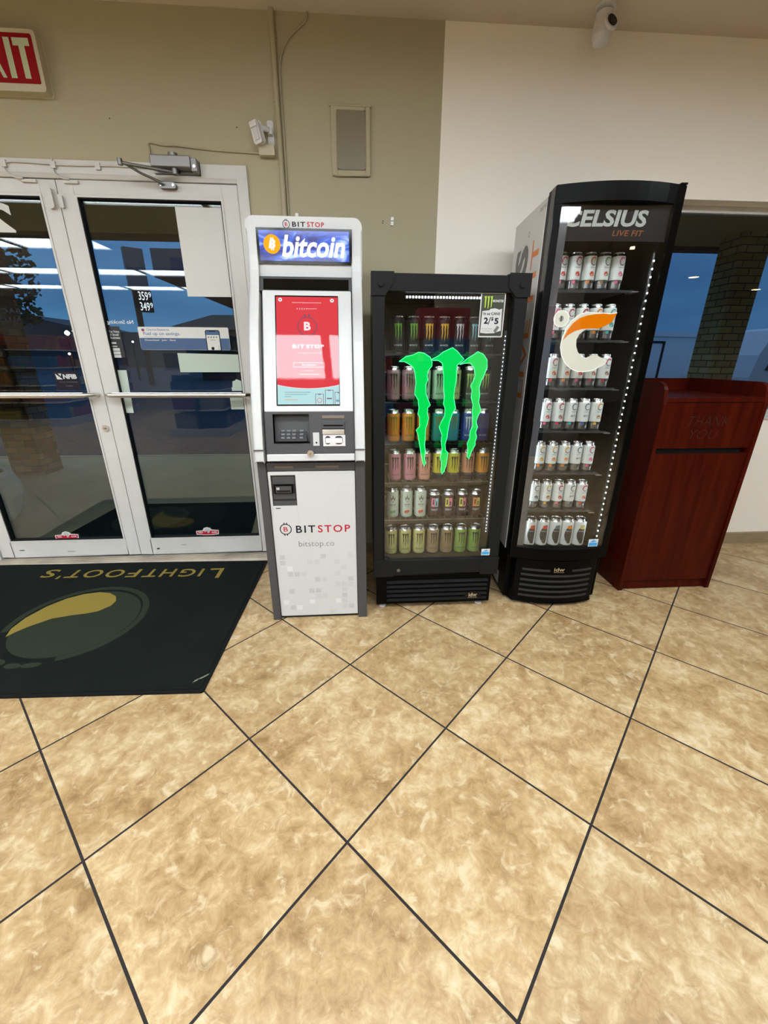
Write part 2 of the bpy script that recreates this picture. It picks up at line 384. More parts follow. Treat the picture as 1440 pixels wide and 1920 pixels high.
b = MB(); b.prism([(WY-.012, 0), (WY-.012, .078), (WY-.006, .086), (WY, .086), (WY, 0)], DX1+.0, XR, M['base'], 'x'); struct(b.build('baseboard_right'))
b = MB(); b.prism([(WY-.012, 0), (WY-.012, .078), (WY-.006, .086), (WY, .086), (WY, 0)], XL, DX0, M['base'], 'x'); struct(b.build('baseboard_left'))

# window with a deep plaster return, aluminium frame and a tinted pane
wf = MB()
for a in ((WX0, WX1, WZ1-.035, WZ1), (WX0, WX1, WZ0, WZ0+.04), (WX0, WX0+.045, WZ0+.04, WZ1-.035), (WX1-.045, WX1, WZ0+.04, WZ1-.035)):
    wf.box(a[0], a[1], WY+.085, WY+.13, a[2], a[3], M['alu'])
win = wf.build('window_1'); struct(win)
bx('pane', WX0+.045, WX1-.045, WY+.105, WY+.111, WZ0+.04, WZ1-.035, M['winglass'], win)
bx('sill', WX0, WX1, WY-.012, WY+.085, WZ0-.012, WZ0+.004, M['white'], win)

# door frame (trim) and two glazed leaves
t = MB()
t.box(DX0, DX1, WY-.012, WY+.10, DZ-.055, DZ, M['alu'])
t.prism([(WY-.006, DZ-.075), (WY+.10, DZ-.075), (WY+.10, DZ-.055), (WY-.012, DZ-.055)], DX0+.05, DX1-.05, M['alu'], 'x')
t.box(DX0, DX0+.055, WY-.012, WY+.10, 0, DZ-.055, M['alu']); t.box(DX1-.055, DX1, WY-.012, WY+.10, 0, DZ-.055, M['alu'])
struct(t.build('trim_1', bevel=.002))
t = MB(); t.prism([(WY-.085, 0), (WY-.07, .012), (WY+.0, .016), (WY+.12, .016), (WY+.135, 0)], DX0+.02, DX1-.0, M['thresh'], 'x')
for q in (-.05, -.025, 0): t.box(DX0+.02, DX1, WY+q-.003, WY+q+.003, .012, .019, M['thresh'])
struct(t.build('trim_2'))

def leaf(n, x0, x1, hinge):
    y0, y1, z0, z1 = WY+.0, WY+.045, .028, DZ-.078
    d = MB(); sl = .078; tr = .062; br = .108
    d.box(x0, x0+sl, y0, y1, z0, z1, M['alu']); d.box(x1-sl, x1, y0, y1, z0, z1, M['alu'])
    d.box(x0+sl, x1-sl, y0, y1, z1-tr, z1, M['alu']); d.box(x0+sl, x1-sl, y0, y1, z0, z0+br, M['alu'])
    o = d.build('door_%d' % n, bevel=.0025); struct(o)
    g = MB(); a0, a1, c0, c1 = x0+sl, x1-sl, z0+br, z1-tr
    for a in ((a0, a1, c1-.010, c1), (a0, a1, c0, c0+.010), (a0, a0+.010, c0+.01, c1-.01), (a1-.010, a1, c0+.01, c1-.01)): g.box(a[0], a[1], y0-.004, y1, a[2], a[3], M['alu'])
    g.build('glazing_bead', o)
    g = MB()
    for a in ((a0+.01, a1-.01, c1-.015, c1-.01), (a0+.01, a1-.01, c0+.01, c0+.015), (a0+.010, a0+.015, c0+.01, c1-.01), (a1-.015, a1-.010, c0+.01, c1-.01)): g.box(a[0], a[1], y0+.002, y1-.008, a[2], a[3], M['rubber'])
    g.build('gasket', o)
    bx('pane', a0+.01, a1-.01, y0+.022, y0+.028, c0+.01, c1-.01, M['doorglass'], o)
    # push bar: a flat-oval tube standing off the stiles
    p = MB(); bz = 1.077; yb = y0-.062
    p.tube([(x0+.03, y0+.002, bz), (x0+.035, y0-.035, bz), (x0+.06, yb, bz), (x0+.12, yb, bz), (x1-.12, yb, bz), (x1-.06, yb, bz), (x1-.035, y0-.035, bz), (x1-.03, y0+.002, bz)], .0125, M['silver'], 12)
    p.box(x0+.08, x1-.08, yb-.006, yb+.008, bz-.015, bz+.015, M['silver'])
    pb = p.build('push_bar', o, bevel=.003)
    return o
d1 = leaf(1, DX0+.058, -1.4815, 'l'); d2 = leaf(2, -1.4785, DX1-.058, 'r')
# lock cylinder on the left leaf, bolt guards near the top of the meeting stiles
q = MB().lathe([(.019, -.008, M['silver']), (.019, -.002, M['silver']), (.015, 0, M['steel']), (.013, -.01, M['steel'])][:3], (-1.515, WY-.0, .879), 20, 'y')
q.box(-1.522, -1.508, WY-.012, WY-.008, .875, .883, M['steel']); q.build('lock_cylinder', d1)
q = MB(); q.prism(rrect(-1.535, -1.500, 1.985, 2.075, .015), WY-.022, WY, M['alu']); q.build('sensor_case', d1, bevel=.002)
q = MB(); q.prism(rrect(-1.472, -1.456, 1.99, 2.045, .007), WY-.018, WY, M['alu']); q.build('sensor_magnet', d2, bevel=.002)
for dd, xx in ((d1, -1.60), (d2, -1.40)):
    MB().box(xx-.035, xx+.035, WY-.012, WY, DZ-.096, DZ-.082, M['alu']).build('contact_sensor', dd, bevel=.002)
for dd, pts in ((d1, [(-1.95, .06, .05, .004), (-2.25, .075, .03, .006)]), (d2, [(-1.37, .062, .02, .010), (-1.2, .09, .03, .003)])):
    for (x, z, wd, h) in pts: MB().box(x, x+wd, WY-.0008, WY, z, z+h, M['steel']).build('scuff_mark', dd)

# ============================================================ OUTSIDE
gy = MB(); gy.box(-16, 22, WB, 5.92, -.15, -.04, M['concrete'])
struct(gy.build('floor_walkway'))
gy = MB(); gy.prism([(5.92, -.25), (5.92, -.035), (6.0, -.035), (6.08, -.06), (6.09, -.25)], -16, 22, M['kerb'], 'x'); struct(gy.build('trim_3'))
gy = MB(); gy.box(-110, 130, 6.05, 150, -.30, -.17, M['asphalt']); struct(gy.build('floor_forecourt'))
so = MB(); so.box(-16, 22, WB, 5.72, 2.60, 2.72, M['soffit']); so.box(-16, 22, 5.60, 5.76, 2.56, 3.2, M['dark']); struct(so.build('ceiling_soffit'))
ow = MB(); ow.box(-16, XL-.15, WB-.1, WB, -.04, 3.2, M['brick']); struct(ow.build('wall_outer'))

M['brick_shaded'] = brick_mat((.30, .155, .065), (.17, .065, .025)); M['brick_lit'] = brick_mat((.70, .56, .25), (.52, .36, .14))  # one brick; shade (left) and light (right) put into the tints
def pillar(name, x0, x1, lab, bm_):
    r = MB(); r.box(x0, x1, 4.95, 5.27, -.04, 2.60, bm_); return tag(r.build(name), lab, 'pillar')
pillar('brick_pillar', -4.08, -3.72, 'brown brick pillar on the walkway beyond the left door, behind the planter', M['brick_shaded'])
pillar('brick_pillar', 4.29, 4.62, 'brown brick pillar outside the right window, above the cherry cabinet', M['brick_lit'])
pl = MB().lathe([(.16, 0, M['planter']), (.215, .06, M['planter']), (.265, .22, M['planter']), (.27, .32, M['planter']), (.245, .40, M['planter']), (.215, .43, M['planter']), (.19, .425, M['dark']), (.185, .34, M['dark']), (.18, .33, M['dark'])], (0, 0, 0), 32)
tag(pl.build('planter', loc=(-3.13, 3.42, -.04)), 'round pale green glazed planter on the walkway outside the left door', 'planter')
om = MB(); om.prism([(-2.30, 3.03), (-.86, 3.03), (-.96, 3.80), (-2.24, 3.80)], -.04, -.028, M['mat'], 'z')
om.disc(-1.80, 3.42, .30, lambda u, v: (u, v, -.0275), M['matgreen'], 28)
tag(om.build('outdoor_doormat'), 'dark outdoor doormat with faded round emblem on the walkway outside the doors', 'doormat')

# tall price sign
ps = thing('price_sign', 'tall dark fuel price sign on a pole, lit digits, beyond the right door', 'sign', (-11.25, 25, -.17), .62)
bx('sign_cabinet', -.52, .40, -.2, .2, 4.75, 6.70, M['canopy'], ps, .04)
bx('pole', -.40, -.15, -.12, .12, 0, 4.8, M['dark'], ps)
MB().box(-.2, .45, -.2, .2, 3.75, 4.75, M['dark']).build('price_panel', ps)
tx = MB(); tx.text('359', -.19, .26, 4.30, 4.70, M['price'], Y(-.21)); tx.text('9', .30, .42, 4.46, 4.70, M['price'], Y(-.21))
tx.text('349', -.19, .26, 3.80, 4.20, M['price'], Y(-.21)); tx.text('9', .30, .42, 3.96, 4.20, M['price'], Y(-.21))
tx.build('price_digits', ps)
# fuel canopy
fc = thing('fuel_canopy', 'dark flat canopy roof over the forecourt, behind the white poster', 'canopy', (0, 0, -.17))
bx('roof', -5.0, 1.5, 12, 19.5, 3.35, 3.98, M['canopy'], fc)
bx('fascia_panel', -4.55, 1.1, 11.96, 12.0, 3.47, 3.78, M['bluedk'], fc)
for x in (-2.2, .6): bx('column', x, x+.35, 15.5, 15.9, 0, 3.35, M['dark'], fc)
# far building with a hipped roof
fb = thing('far_building', 'low building with dark hipped roof in the distance, above the savings poster', 'building', (0, 0, -.17))
bx('wall', -10.6, -7.0, 30.5, 36, 0, 3.1, M['bark'], fb)
r = MB(); r.add([(-11.8, 29.5, 3.35), (-6.6, 29.5, 3.15), (-6.6, 37, 3.15), (-11.8, 37, 3.35), (-10.2, 33, 4.35), (-8.6, 33, 4.35)], [(0, 1, 5, 4), (1, 2, 5), (2, 3, 4, 5), (3, 0, 4), (3, 2, 1, 0)], M['dark']); r.build('hipped_roof', fb)
# hills
hp = [(-95, -1), (-95, 12), (-70, 9.5), (-58, 8.2), (-50, 7.4), (-44, 6.0), (-40, 5.2), (-36, 4.9), (-31, 4.95), (-25, 4.6), (-10, 4.4), (10, 4.2), (25, 4.4), (45, 5.5), (70, 4), (110, 5), (110, -1)]
h = MB(); h.prism(hp, 70, 90, M['hill']); tag(h.build('hill'), 'dark ridge of hills on the horizon beyond the forecourt', 'hill')
# tree
tr = thing('tree', 'dark leafy tree against the dusk sky beyond the left door', 'tree', (-8.9, 12, -.17))
MB().tube([(0, 0, 0), (.05, 0, 1.2), (-.1, .1, 2.4), (0, 0, 3.6)], .14, M['bark'], 8).build('trunk', tr)
lf = MB()
for k in range(1500):
    a = random.random()*2*PI; z = 2.3+3.4*random.random(); R_ = .95*math.sqrt(max(.02, 1-((z-3.7)/2.2)**2))*random.random()**.5
    c = Vector((R_*math.cos(a), R_*math.sin(a), z)); s_ = .06+.07*random.random()
    u = Vector((random.gauss(0, 1), random.gauss(0, 1), random.gauss(0, 1))).normalized(); v = u.orthogonal().normalized()
    lf.add([c-u*s_, c-v*s_*.6, c+u*s_, c+v*s_*.6], [(0, 1, 2, 3)], M['leaf'])
lf.build('foliage', tr)
# vehicles
tl = thing('cargo_trailer', 'white box trailer with a dark framed side door, outside the right window', 'trailer', (9.2, 12.2, -.17), .18)
bx('body', -3.2, 1.6, 0, 2.1, .35, 2.12, M['vwhite'], tl, .03)
bx('roof_rail', -3.22, 1.62, -.03, .03, 2.08, 2.20, M['vwhite'], tl)
for a in ((-1.02, -.94, .5, 1.93), (-.30, -.22, .5, 1.93), (-1.02, -.22, 1.90, 1.96)): bx('door_seal', a[0], a[1], -.012, 0, a[2], a[3], M['dark'], tl)
bx('latch', -.98, -.78, -.03, -.012, 1.22, 1.26, M['dark'], tl)
for x in (-2.0, -1.1): MB().lathe([(.33, -.1, M['dark']), (.33, .1, M['dark'])], (x, .1, .33), 20, 'y').build('wheel', tl)
vn = thing('white_van', 'white van with dark rear window, parked right of the outdoor brick pillar', 'van', (10.15, 8.6, -.17), .05)
v = MB(); v.prism([(-1.75, .35), (2.2, .35), (2.2, 1.2), (1.6, 2.05), (-1.45, 2.08), (-1.7, 1.55), (-1.78, 1.1)], 0, 1.8, M['vwhite']); v.build('body', vn, bevel=.05)
v = MB(); v.prism([(-1.52, 1.25), (-.5, 1.25), (-.5, 1.78), (-1.32, 1.80)], -.012, 0, M['blackgloss']); v.build('side_window', vn)
bx('door_handle', -.35, -.15, -.03, 0, 1.12, 1.16, M['dark'], vn)
for x in (-1.1, 1.4): MB().lathe([(.34, -.03, M['dark']), (.34, .2, M['dark'])], (x, .05, .34), 20, 'y').build('wheel', vn)
for i, (x, y, z, r_) in enumerate([(-31.0, 50, 3.75, .24), (-30.35, 50, 3.95, .08), (-29.85, 50, 3.95, .08), (-14.6, 30, 2.26, .06), (-29.3, 50, 3.36, .10), (-31.3, 50, 1.65, .12)]):
    o = thing('street_lamp', '', 'light', (x, y, -.17))
    MB().lathe([(r_*.3, -r_, M['farlamp']), (r_, -r_*.3, M['farlamp']), (r_, r_*.3, M['farlamp']), (r_*.3, r_, M['farlamp'])], (0, 0, z+.17), 10).build('lamp_head', o)
    bx('pole', -.05, .05, -.05, .05, 0, z+.17-r_, M['dark'], o)
    tag(o, ['largest distant white light below the hills, seen through the left door', 'small distant light just right of the largest one', 'small distant light at the stile of the left door', 'small warm distant light between the window stickers', 'lower distant light beside the left door stile', 'faint low distant light over the dark forecourt'][i], 'light', 'distant lights beyond the forecourt')

# ============================================================ CEILING LIGHTS (behind the camera; seen in the reflections)
proto_t = thing('troffer_light', 'long white fluorescent ceiling troffer of the store, mirrored in the glass', 'light', (0, 0, CZ), 0, 'ceiling troffers')
t = MB(); t.box(-.61, .61, -.305, -.28, -.035, 0, M['white']); t.box(-.61, .61, .28, .305, -.035, 0, M['white']); t.box(-.61, -.585, -.28, .28, -.035, 0, M['white']); t.box(.585, .61, -.28, .28, -.035, 0, M['white'])
t.build('frame', proto_t)
MB().box(-.58, .58, -.275, .275, -.022, -.006, M['lamp']).build('diffuser', proto_t)
spots = []
for k in range(-4, 4): spots.append((-.88+1.24*k, .335))
for k in range(4): spots.append((-4.06-1.24*k, -1.60))
for k in range(3): spots.append((-1.50+1.24*k, -1.60))
for k in range(7): spots.append((-8.2+1.24*k, -3.60))
for k in range(7): spots.append((-8.2+1.24*k, -5.45))
for i, (x, y) in enumerate(spots):
    o = proto_t if i == 0 else copy_tree(proto_t)
    o.location = (x, y, CZ)
for i, (x, y) in enumerate([(3.7, -2.85), (6.5, -3.05), (9.0, -4.3), (7.6, -.6)]):
    o = thing('downlight', 'round warm downlight in the ceiling on the window side, mirrored in the glass', 'light', (x, y, CZ), 0, 'warm ceiling downlights')
    MB().lathe([(.105, -.012, M['white']), (.105, 0, M['white']), (.08, 0, M['white'])][:2], (0, 0, 0), 24).build('trim_ring', o)
    MB().lathe([(.08, -.016, M['warmlamp']), (.08, -.012, M['warmlamp'])], (0, 0, 0), 24).build('bulb', o)

# gondola shelving in the store behind the camera (reflected in the door glass)
gm = [mat('pack_%d' % i, c, .5) for i, c in enumerate([(.22, .02, .02), (.24, .09, .02), (.02, .08, .20), (.20, .16, .03), (.03, .10, .04), (.20, .19, .17), (.13, .02, .07), (.015, .02, .08)])]
def gondola(x0, x1, y0, y1, h, lab, pal):
    g = thing('gondola_shelf', lab, 'shelf', ((x0+x1)/2, (y0+y1)/2, 0), 0)
    W2, D2 = (x1-x0)/2, (y1-y0)/2
    bx('base', -W2, W2, -D2, D2, 0, .14, M['lgrey'], g); bx('back_panel', -.02, .02, -D2, D2, .14, h, M['dgrey'], g)
    n = int((h-.15)/.32)
    for k in range(1, n+1): bx('shelf', -W2+.03, W2-.03, -D2+.02, D2-.02, .14+.32*k-.02, .14+.32*k, M['lgrey'], g)
    p = MB()
    for k in range(n+1):
        for sd in (-1, 1):
            y = -D2+.03
            while y < D2-.14:
                wd = .07+.09*random.random(); hh = .12+.14*random.random()
                a, b2 = (.03, W2-.06) if sd > 0 else (-W2+.06, -.03)
                p.box(a, b2, y, y+wd, .14+.32*k, .14+.32*k+hh, random.choice(pal)); y += wd+.012
    o = p.build('packaged_goods', g); o['kind'] = 'stuff'
    return g
gondola(-3.15, -2.2, -6.0, -1.95, 1.5, 'store shelf run behind the photographer, mirrored in the right door', gm[5:]+gm[2:3])
gondola(-7.3, -5.7, -6.2, -3.3, 1.5, 'store shelf run with red and orange goods, mirrored in the left door', gm[:2]+gm[:4])
gondola(.2, 1.0, -6.5, -2.6, 1.35, 'store shelf run mirrored faintly in the coolers', gm)
sb = thing('stacked_carton', 'red carton on a store stack, mirrored in the shorter cooler', 'box', (1.18, -2.2, 0))
bx('carton', -.33, .33, -.2, .2, 1.53, 1.90, gm[0], sb); bx('blue_carton', -.2, .35, -.2, .2, 1.25, 1.53, gm[2], sb); bx('stack', -.33, .35, -.2, .2, 0, 1.25, M['dgrey'], sb)

# ============================================================ THINGS ON THE WALL
# exit sign
ex = thing('exit_sign', 'red exit sign with pale letters high on the olive wall at the left edge', 'sign', (-1.56, WY, 2.54))
MB().prism(rrect(-.165, .163, -.112, .095, .012), -.052, 0, M['cream']).build('housing', ex, bevel=.004)
MB().prism(rrect(-.15, .15, -.088, .083, .006), -.055, -.052, M['red']).build('red_panel', ex)
Yx = Y(-.056)
t = MB()
t.text('E', -.130, -.078, -.072, .067, M['glowtext'], Yx, .03); t.text('X', -.060, .010, -.072, .067, M['glowtext'], Yx, .03)
t.rect(.029, .054, -.072, .067, Yx, M['glowtext']); t.rect(.066, .136, .040, .067, Yx, M['glowtext']); t.rect(.089, .114, -.072, .040, Yx, M['glowtext'])
t.build('lettering', ex)
# conduit and its cable
c = MB().tube([(-.353, WY-.012, 1.2), (-.353, WY-.012, CZ)], .0125, M['tan'], 12)
for z in (1.75, 2.2, 2.45, 2.68): c.box(-.373, -.333, WY-.004, WY, z, z+.02, M['tan'])
tag(c.build('conduit'), 'olive painted vertical conduit on the wall above the white kiosk', 'pipe')
pts = [(-.333, WY-.006, 1.2), (-.333, WY-.006, 2.1), (-.331, WY-.006, 2.35), (-.333, WY-.008, 2.5), (-.325, WY-.006, 2.60), (-.290, WY-.006, 2.67), (-.235, WY-.006, 2.715), (-.195, WY-.006, 2.745), (-.19, WY-.006, CZ)]
def smooth(p, n=6):
    o = []
    for i in range(len(p)-1):
        a, b, c, d = (Vector(p[max(i-1, 0)]), Vector(p[i]), Vector(p[i+1]), Vector(p[min(i+2, len(p)-1)]))
        for k in range(n):
            t_ = k/n; o.append(.5*((2*b)+(c-a)*t_+(2*a-5*b+4*c-d)*t_*t_+(3*b-a-3*c+d)*t_**3))
    o.append(Vector(p[-1])); return o
tag(MB().tube(smooth(pts), .0045, M['tan'], 8).build('wall_cable'), 'thin olive painted cable running beside the conduit and curling away at the ceiling', 'cable')
pts = [(-.45, WY-.005, 2.243), (-.6, WY-.005, 2.247), (-.72, WY-.005, 2.252), (-.86, WY-.005, 2.262), (-.925, WY-.005, 2.262), (-.99, WY-.005, 2.270), (-.993, WY-.005, 2.24), (-.993, WY-.016, 2.19)]
tag(MB().tube(smooth(pts), .004, M['tan'], 8).build('wall_cable'), 'thin olive cable from the cream junction box to above the door closer', 'cable')
pts = [(-1.02, WY-.018, 2.165), (-1.2, WY-.018, 2.168), (-1.4, WY-.018, 2.165), (-1.6, WY-.018, 2.172), (-1.68, WY-.018, 2.168), (-1.69, WY-.02, 2.14), (-1.66, WY-.02, 2.112), (-1.62, WY-.018, 2.108)]
c = MB().tube(smooth(pts), .0035, M['alu'], 8)
c.tube(smooth([(-1.46, WY-.018, 2.19), (-1.465, WY-.018, 2.165), (-1.46, WY-.02, 2.13), (-1.43, WY-.018, 2.112), (-1.40, WY-.018, 2.108)]), .0035, M['alu'], 8)
for x in (-1.25, -1.46, -1.69): c.box(x-.012, x+.012, WY-.024, WY-.012, 2.150, 2.178, M['alu'])
tag(c.build('sensor_cable'), 'white cable clipped along the door head to the two door contacts', 'cable')
jb = thing('junction_box', 'small cream junction box on the wall below the motion sensor', 'box', (-.415, WY, 2.247))
bx('cover', -.041, .036, -.035, 0, -.020, .024, M['cream'], jb, .002)
# motion sensor on its swivel bracket
ms = thing('motion_sensor', 'white motion sensor on a swivel bracket beside the conduit', 'sensor', (-.395, WY, 2.325))
br_ = MB(); br_.prism(rrect(-.016, .014, -.055, .050, .008), -.006, 0, M['whiteplastic']); br_.box(-.012, .010, -.03, -.006, -.012, .016, M['whiteplastic']); br_.tube([(-.005, -.03, .002), (-.045, -.05, .004)], .012, M['whiteplastic'], 12)
br_.build('bracket', ms)
sh = MB(); sh.prism([(-.030, -.052), (-.022, -.062), (.022, -.062), (.030, -.052), (.030, .040), (.020, .054), (-.020, .054), (-.030, .040)], -.022, .022, M['whiteplastic'])
so_ = sh.build('housing', ms, bevel=.004); so_.scale = (.70, .70, .70); so_.location = (-.056, -.060, -.018); so_.rotation_euler = (.22, -.12, -.5)
ln = MB().box(-.020, .020, -.026, -.021, -.045, .024, M['lgrey']).build('lens', so_)
MB().prism([(-.026, .026), (.026, .026), (.026, .050), (-.026, .050)], -.032, -.018, M['whiteplastic']).build('hood', so_, bevel=.003)
# painted-over access panel
ap = MB(); fo = [(-.097, 2.162), (.099, 2.160), (.099, 2.440), (-.097, 2.447)]
fi = rrect(-.070, .075, 2.186, 2.424, .016)
ap.box(-.097, -.070, WY-.014, WY, 2.161, 2.443, M['tan']); ap.box(.075, .099, WY-.014, WY, 2.161, 2.441, M['tan']); ap.box(-.070, .075, WY-.014, WY, 2.161, 2.186, M['tan']); ap.box(-.070, .075, WY-.014, WY, 2.424, 2.443, M['tan'])
ap.box(-.104, .106, WY-.018, WY, 2.438, 2.448, M['tan'])
o = thing('wall_panel', 'olive painted framed access panel on the wall above the coolers', 'panel', (0, 0, 0)); ap.build('frame', o, bevel=.004)
M['tangloss'] = mat('olive_tan_gloss', (.185, .155, .090), .36)
MB().prism(fi, WY-.0152, WY-.013, M['tangloss']).build('cover_plate', o)
# adhesive hooks
for x, z, h_, lab in ((.213, 1.978, .026, 'tiny white adhesive wall hook to the right, above the shorter cooler'), (-.291, 1.984, .012, 'tiny white adhesive wall hook just above the kiosk top')):
    k = MB(); k.box(x-.008, x+.008, WY-.008, WY, z-h_, z-.007, M['hookwhite']); k.box(x-.008, x+.008, WY-.014, WY, z-.006, z+.010, M['hookwhite']); tag(k.build('wall_hook', bevel=.001), lab, 'hook')
k = MB()
for x, z in ((.165, 1.972), (.163, 1.963), (-.56, 2.345), (-1.16, 2.36)): k.disc(x, z, .003, Y(WY-.0006), M['dark'], 8)
tag(k.build('screw_hole'), 'tiny dark screw holes in the olive wall', 'hole', kind='stuff')
# repaired plaster patches with their own colour
M['patch'] = mat('plaster_patch', (.42, .37, .26), .8)
# door closer
dc = thing('door_closer', 'grey door closer with folded arm above the right glass door', 'door closer', (-.87, WY-.012, 2.175))
k = MB(); k.box(-.105, .085, -.062, -.012, -.022, .026, M['steel']); k.build('body', dc, bevel=.004)
k = MB(); k.box(.085, .112, -.055, 0, -.034, .018, M['steel']); k.lathe([(.008, -.058, M['silver']), (.008, -.055, M['silver'])], (.1, 0, -.015), 10, 'y'); k.box(-.11, .112, -.012, 0, -.034, .022, M['steel']); k.build('bracket', dc, bevel=.002)
k = MB().lathe([(.022, .026, M['steel']), (.022, .040, M['steel']), (.012, .044, M['steel'])], (0, -.037, 0), 16); k.lathe([(.016, -.045, M['steel']), (.016, -.022, M['steel'])], (0, -.037, 0), 16); k.build('pinion', dc)
k = MB().tube([(0, -.037, -.036), (-.11, -.085, -.036), (-.215, -.13, -.036)], .0075, M['steel'], 8); k.build('main_arm', dc)
k = MB().tube([(-.215, -.13, -.028), (-.15, -.075, -.056), (-.075, -.03, -.078)], .006, M['steel'], 8); k.lathe([(.011, -.045, M['steel']), (.011, -.02, M['steel'])], (-.215, -.13, 0), 12); k.build('fore_arm', dc)
k = MB(); k.prism(rrect(-.10, -.015, -.094, -.068, .012), -.016, .012, M['steel']); k.lathe([(.006, -.02, M['silver']), (.006, -.016, M['silver'])], (-.088, 0, -.081), 10, 'y'); k.lathe([(.006, -.02, M['silver']), (.006, -.016, M['silver'])], (-.027, 0, -.081), 10, 'y'); k.build('arm_shoe', dc)
# ceiling camera
sc_ = thing('security_camera', 'small white dome-shaped security camera hanging from the ceiling', 'camera', (1.165, 2.45, CZ))
MB().lathe([(.045, -.012, M['whiteplastic']), (.045, 0, M['whiteplastic'])], (0, 0, 0), 24).build('mount', sc_)
k = MB().lathe([(.012, -.075, M['whiteplastic']), (.034, -.068, M['whiteplastic']), (.042, -.045, M['whiteplastic']), (.042, -.012, M['whiteplastic']), (.036, .035, M['whiteplastic']), (.020, .045, M['whiteplastic'])], (0, 0, 0), 24)
o = k.build('housing', sc_); o.location = (0, .005, -.055); o.rotation_euler = (0, 0, 0)
k = MB().lathe([(.033, -.006, M['whiteplastic']), (.033, .006, M['whiteplastic'])], (0, 0, 0), 24, 'y'); k.lathe([(.024, -.010, M['blackgloss']), (.024, -.006, M['blackgloss'])], (0, 0, 0), 24, 'y')
o = k.build('lens_face', sc_); o.location = (.012, -.042, -.075); o.rotation_euler = (-.35, 0, .25)

# ============================================================ STICKERS AND POSTERS ON THE DOORS
GY = WY+.019
pp = MB(); pp.add([(-.921, GY, 2.016), (-.643, GY, 2.016), (-.649, GY, 1.600), (-.922, GY, 1.600), (-.921, GY-.002, 2.016), (-.668, GY-.002, 2.016), (-.643, GY-.002, 1.975), (-.649, GY-.004, 1.600), (-.922, GY-.003, 1.600)], [(0, 1, 2, 3), (4, 8, 7, 6, 5)], M['paper'])
tag(pp.build('poster'), 'large blank white poster taped high on the right glass door', 'poster')
pt = MB(); pt.flat([(-.668, 2.016), (-.643, 2.016), (-.643, 1.975)], GY-.003, M['white']); tag(pt.build('tape_strip'), 'clear white tape on the top corner of the blank white poster', 'tape')
yd = MB().disc(-.655, 1.588, .011, Y(GY-.0005), M['ledyellow'], 16, .9); tag(yd.build('sticker'), 'tiny round yellow sticker at the lower right corner of the white poster', 'sticker')
fu = thing('savings_poster', 'white and blue poster reading Fuel up on savings on the right door', 'poster', (-.975, GY, 1.384))
F = Y(-.0005)
k = MB(); k.prism(rrect(-.252, .251, -.061, .060, .008), -.0004, 0, M['paper']); k.rect(-.251, .250, -.060, .002, F, M['blue']); k.build('sheet', fu)
F = Y(-.0012)
k = MB(); k.text('Rewards', -.145, -.08, .040, .052, M['bluetext'], F, .01); k.text('Chevron', -.205, -.150, .040, .052, M['bluetext'], F, .01); k.text('Fuel up on savings.', -.225, -.022, .012, .034, M['bluetext'], F, .015); k.rect(-.225, -.12, .0075, .0085, F, M['bluetext'])
k.rect(-.232, -.216, .044, .050, F, M['blue']); k.add([(-.232, -.0012, .044), (-.216, -.0012, .044), (-.216, -.0012, .040), (-.224, -.0012, .036), (-.232, -.0012, .040)], [(0, 1, 2, 3, 4)], M['redtext'])
k.text('Download · Join · Save', -.222, -.052, -.016, -.004, M['white'], F, .015); k.build('lettering', fu)
k = MB(); k.prism(rrect(.118, .200, -.061, .046, .010, c=(0, 0, 1, 1)), -.0016, -.0004, M['blacktext']); k.rect(.123, .195, -.061, .020, Y(-.0022), M['paper']); k.prism(rrect(.123, .195, .020, .041, .006, c=(0, 0, 1, 1)), -.0022, -.0016, M['blue']); k.rect(.142, .176, .037, .042, Y(-.0026), M['blacktext'])
for q in range(4): k.disc(.135+.015*q, .008, .0045, Y(-.0026), M['greytext'], 6)
k.rect(.145, .172, -.008, -.006, Y(-.0026), M['greytext']); k.disc(.152, -.052, .009, Y(-.0026), M['blacktext'], 10); k.rect(.180, .194, -.060, -.035, Y(-.0026), M['lgrey']); k.build('phone_picture', fu)
tag(MB().prism([(-1.03, 1.201), (-.656, 1.202), (-.654, 1.299), (-1.03, 1.306)], GY-.0006, GY, M['mint']).build('paper_strip'), 'wide pale green paper strip above the push bar of the right door', 'paper')
tag(MB().prism([(-.745, 1.095), (-.745, 1.115), (-.740, 1.117), (-.736, 1.150), (-.724, 1.153), (-.712, 1.162), (-.700, 1.158), (-.672, 1.146), (-.663, 1.118), (-.656, 1.112), (-.655, 1.095)], GY-.0006, GY, M['mint']).build('sticker'), 'torn pale green sticker just above the right end of the push bar', 'sticker')
tag(MB().prism([(-.763, .986), (-.652, .986), (-.652, 1.060), (-.763, 1.060)], GY-.0006, GY, M['mint']).build('sticker'), 'square pale green sticker just below the right end of the push bar', 'sticker')
tag(MB().prism([(-1.398, .967), (-1.344, .967), (-1.335, 1.212), (-1.398, 1.212)], GY-.0006, GY, M['mint']).build('sticker'), 'tall narrow pale sticker behind the left end of the right push bar', 'sticker')
F = Y(GY)
k = thing('membership_sticker', 'black sticker with white NFIB letters on the left door above the bar', 'sticker', (-1.68, GY, 1.155))
MB().prism([(-.068, -.055), (.066, -.055), (.066, .05), (-.068, .05)], -.0006, 0, M['blacktext']).build('sheet', k)
q = MB(); F = Y(-.0012); q.text('NFIB', -.018, .058, .008, .034, M['white'], F, .05); q.flat([(-.058, .037), (-.054, .005), (-.022, .005)], -.0012, M['white']); q.flat([(-.042, .037), (-.024, .037), (-.030, .022)], -.0012, M['white'])
q.text('The Voice of Small Business', -.045, .055, -.012, -.006, M['greytext'], F); q.text('MEMBER', -.015, .025, -.034, -.029, M['greytext'], F); q.build('lettering', k)
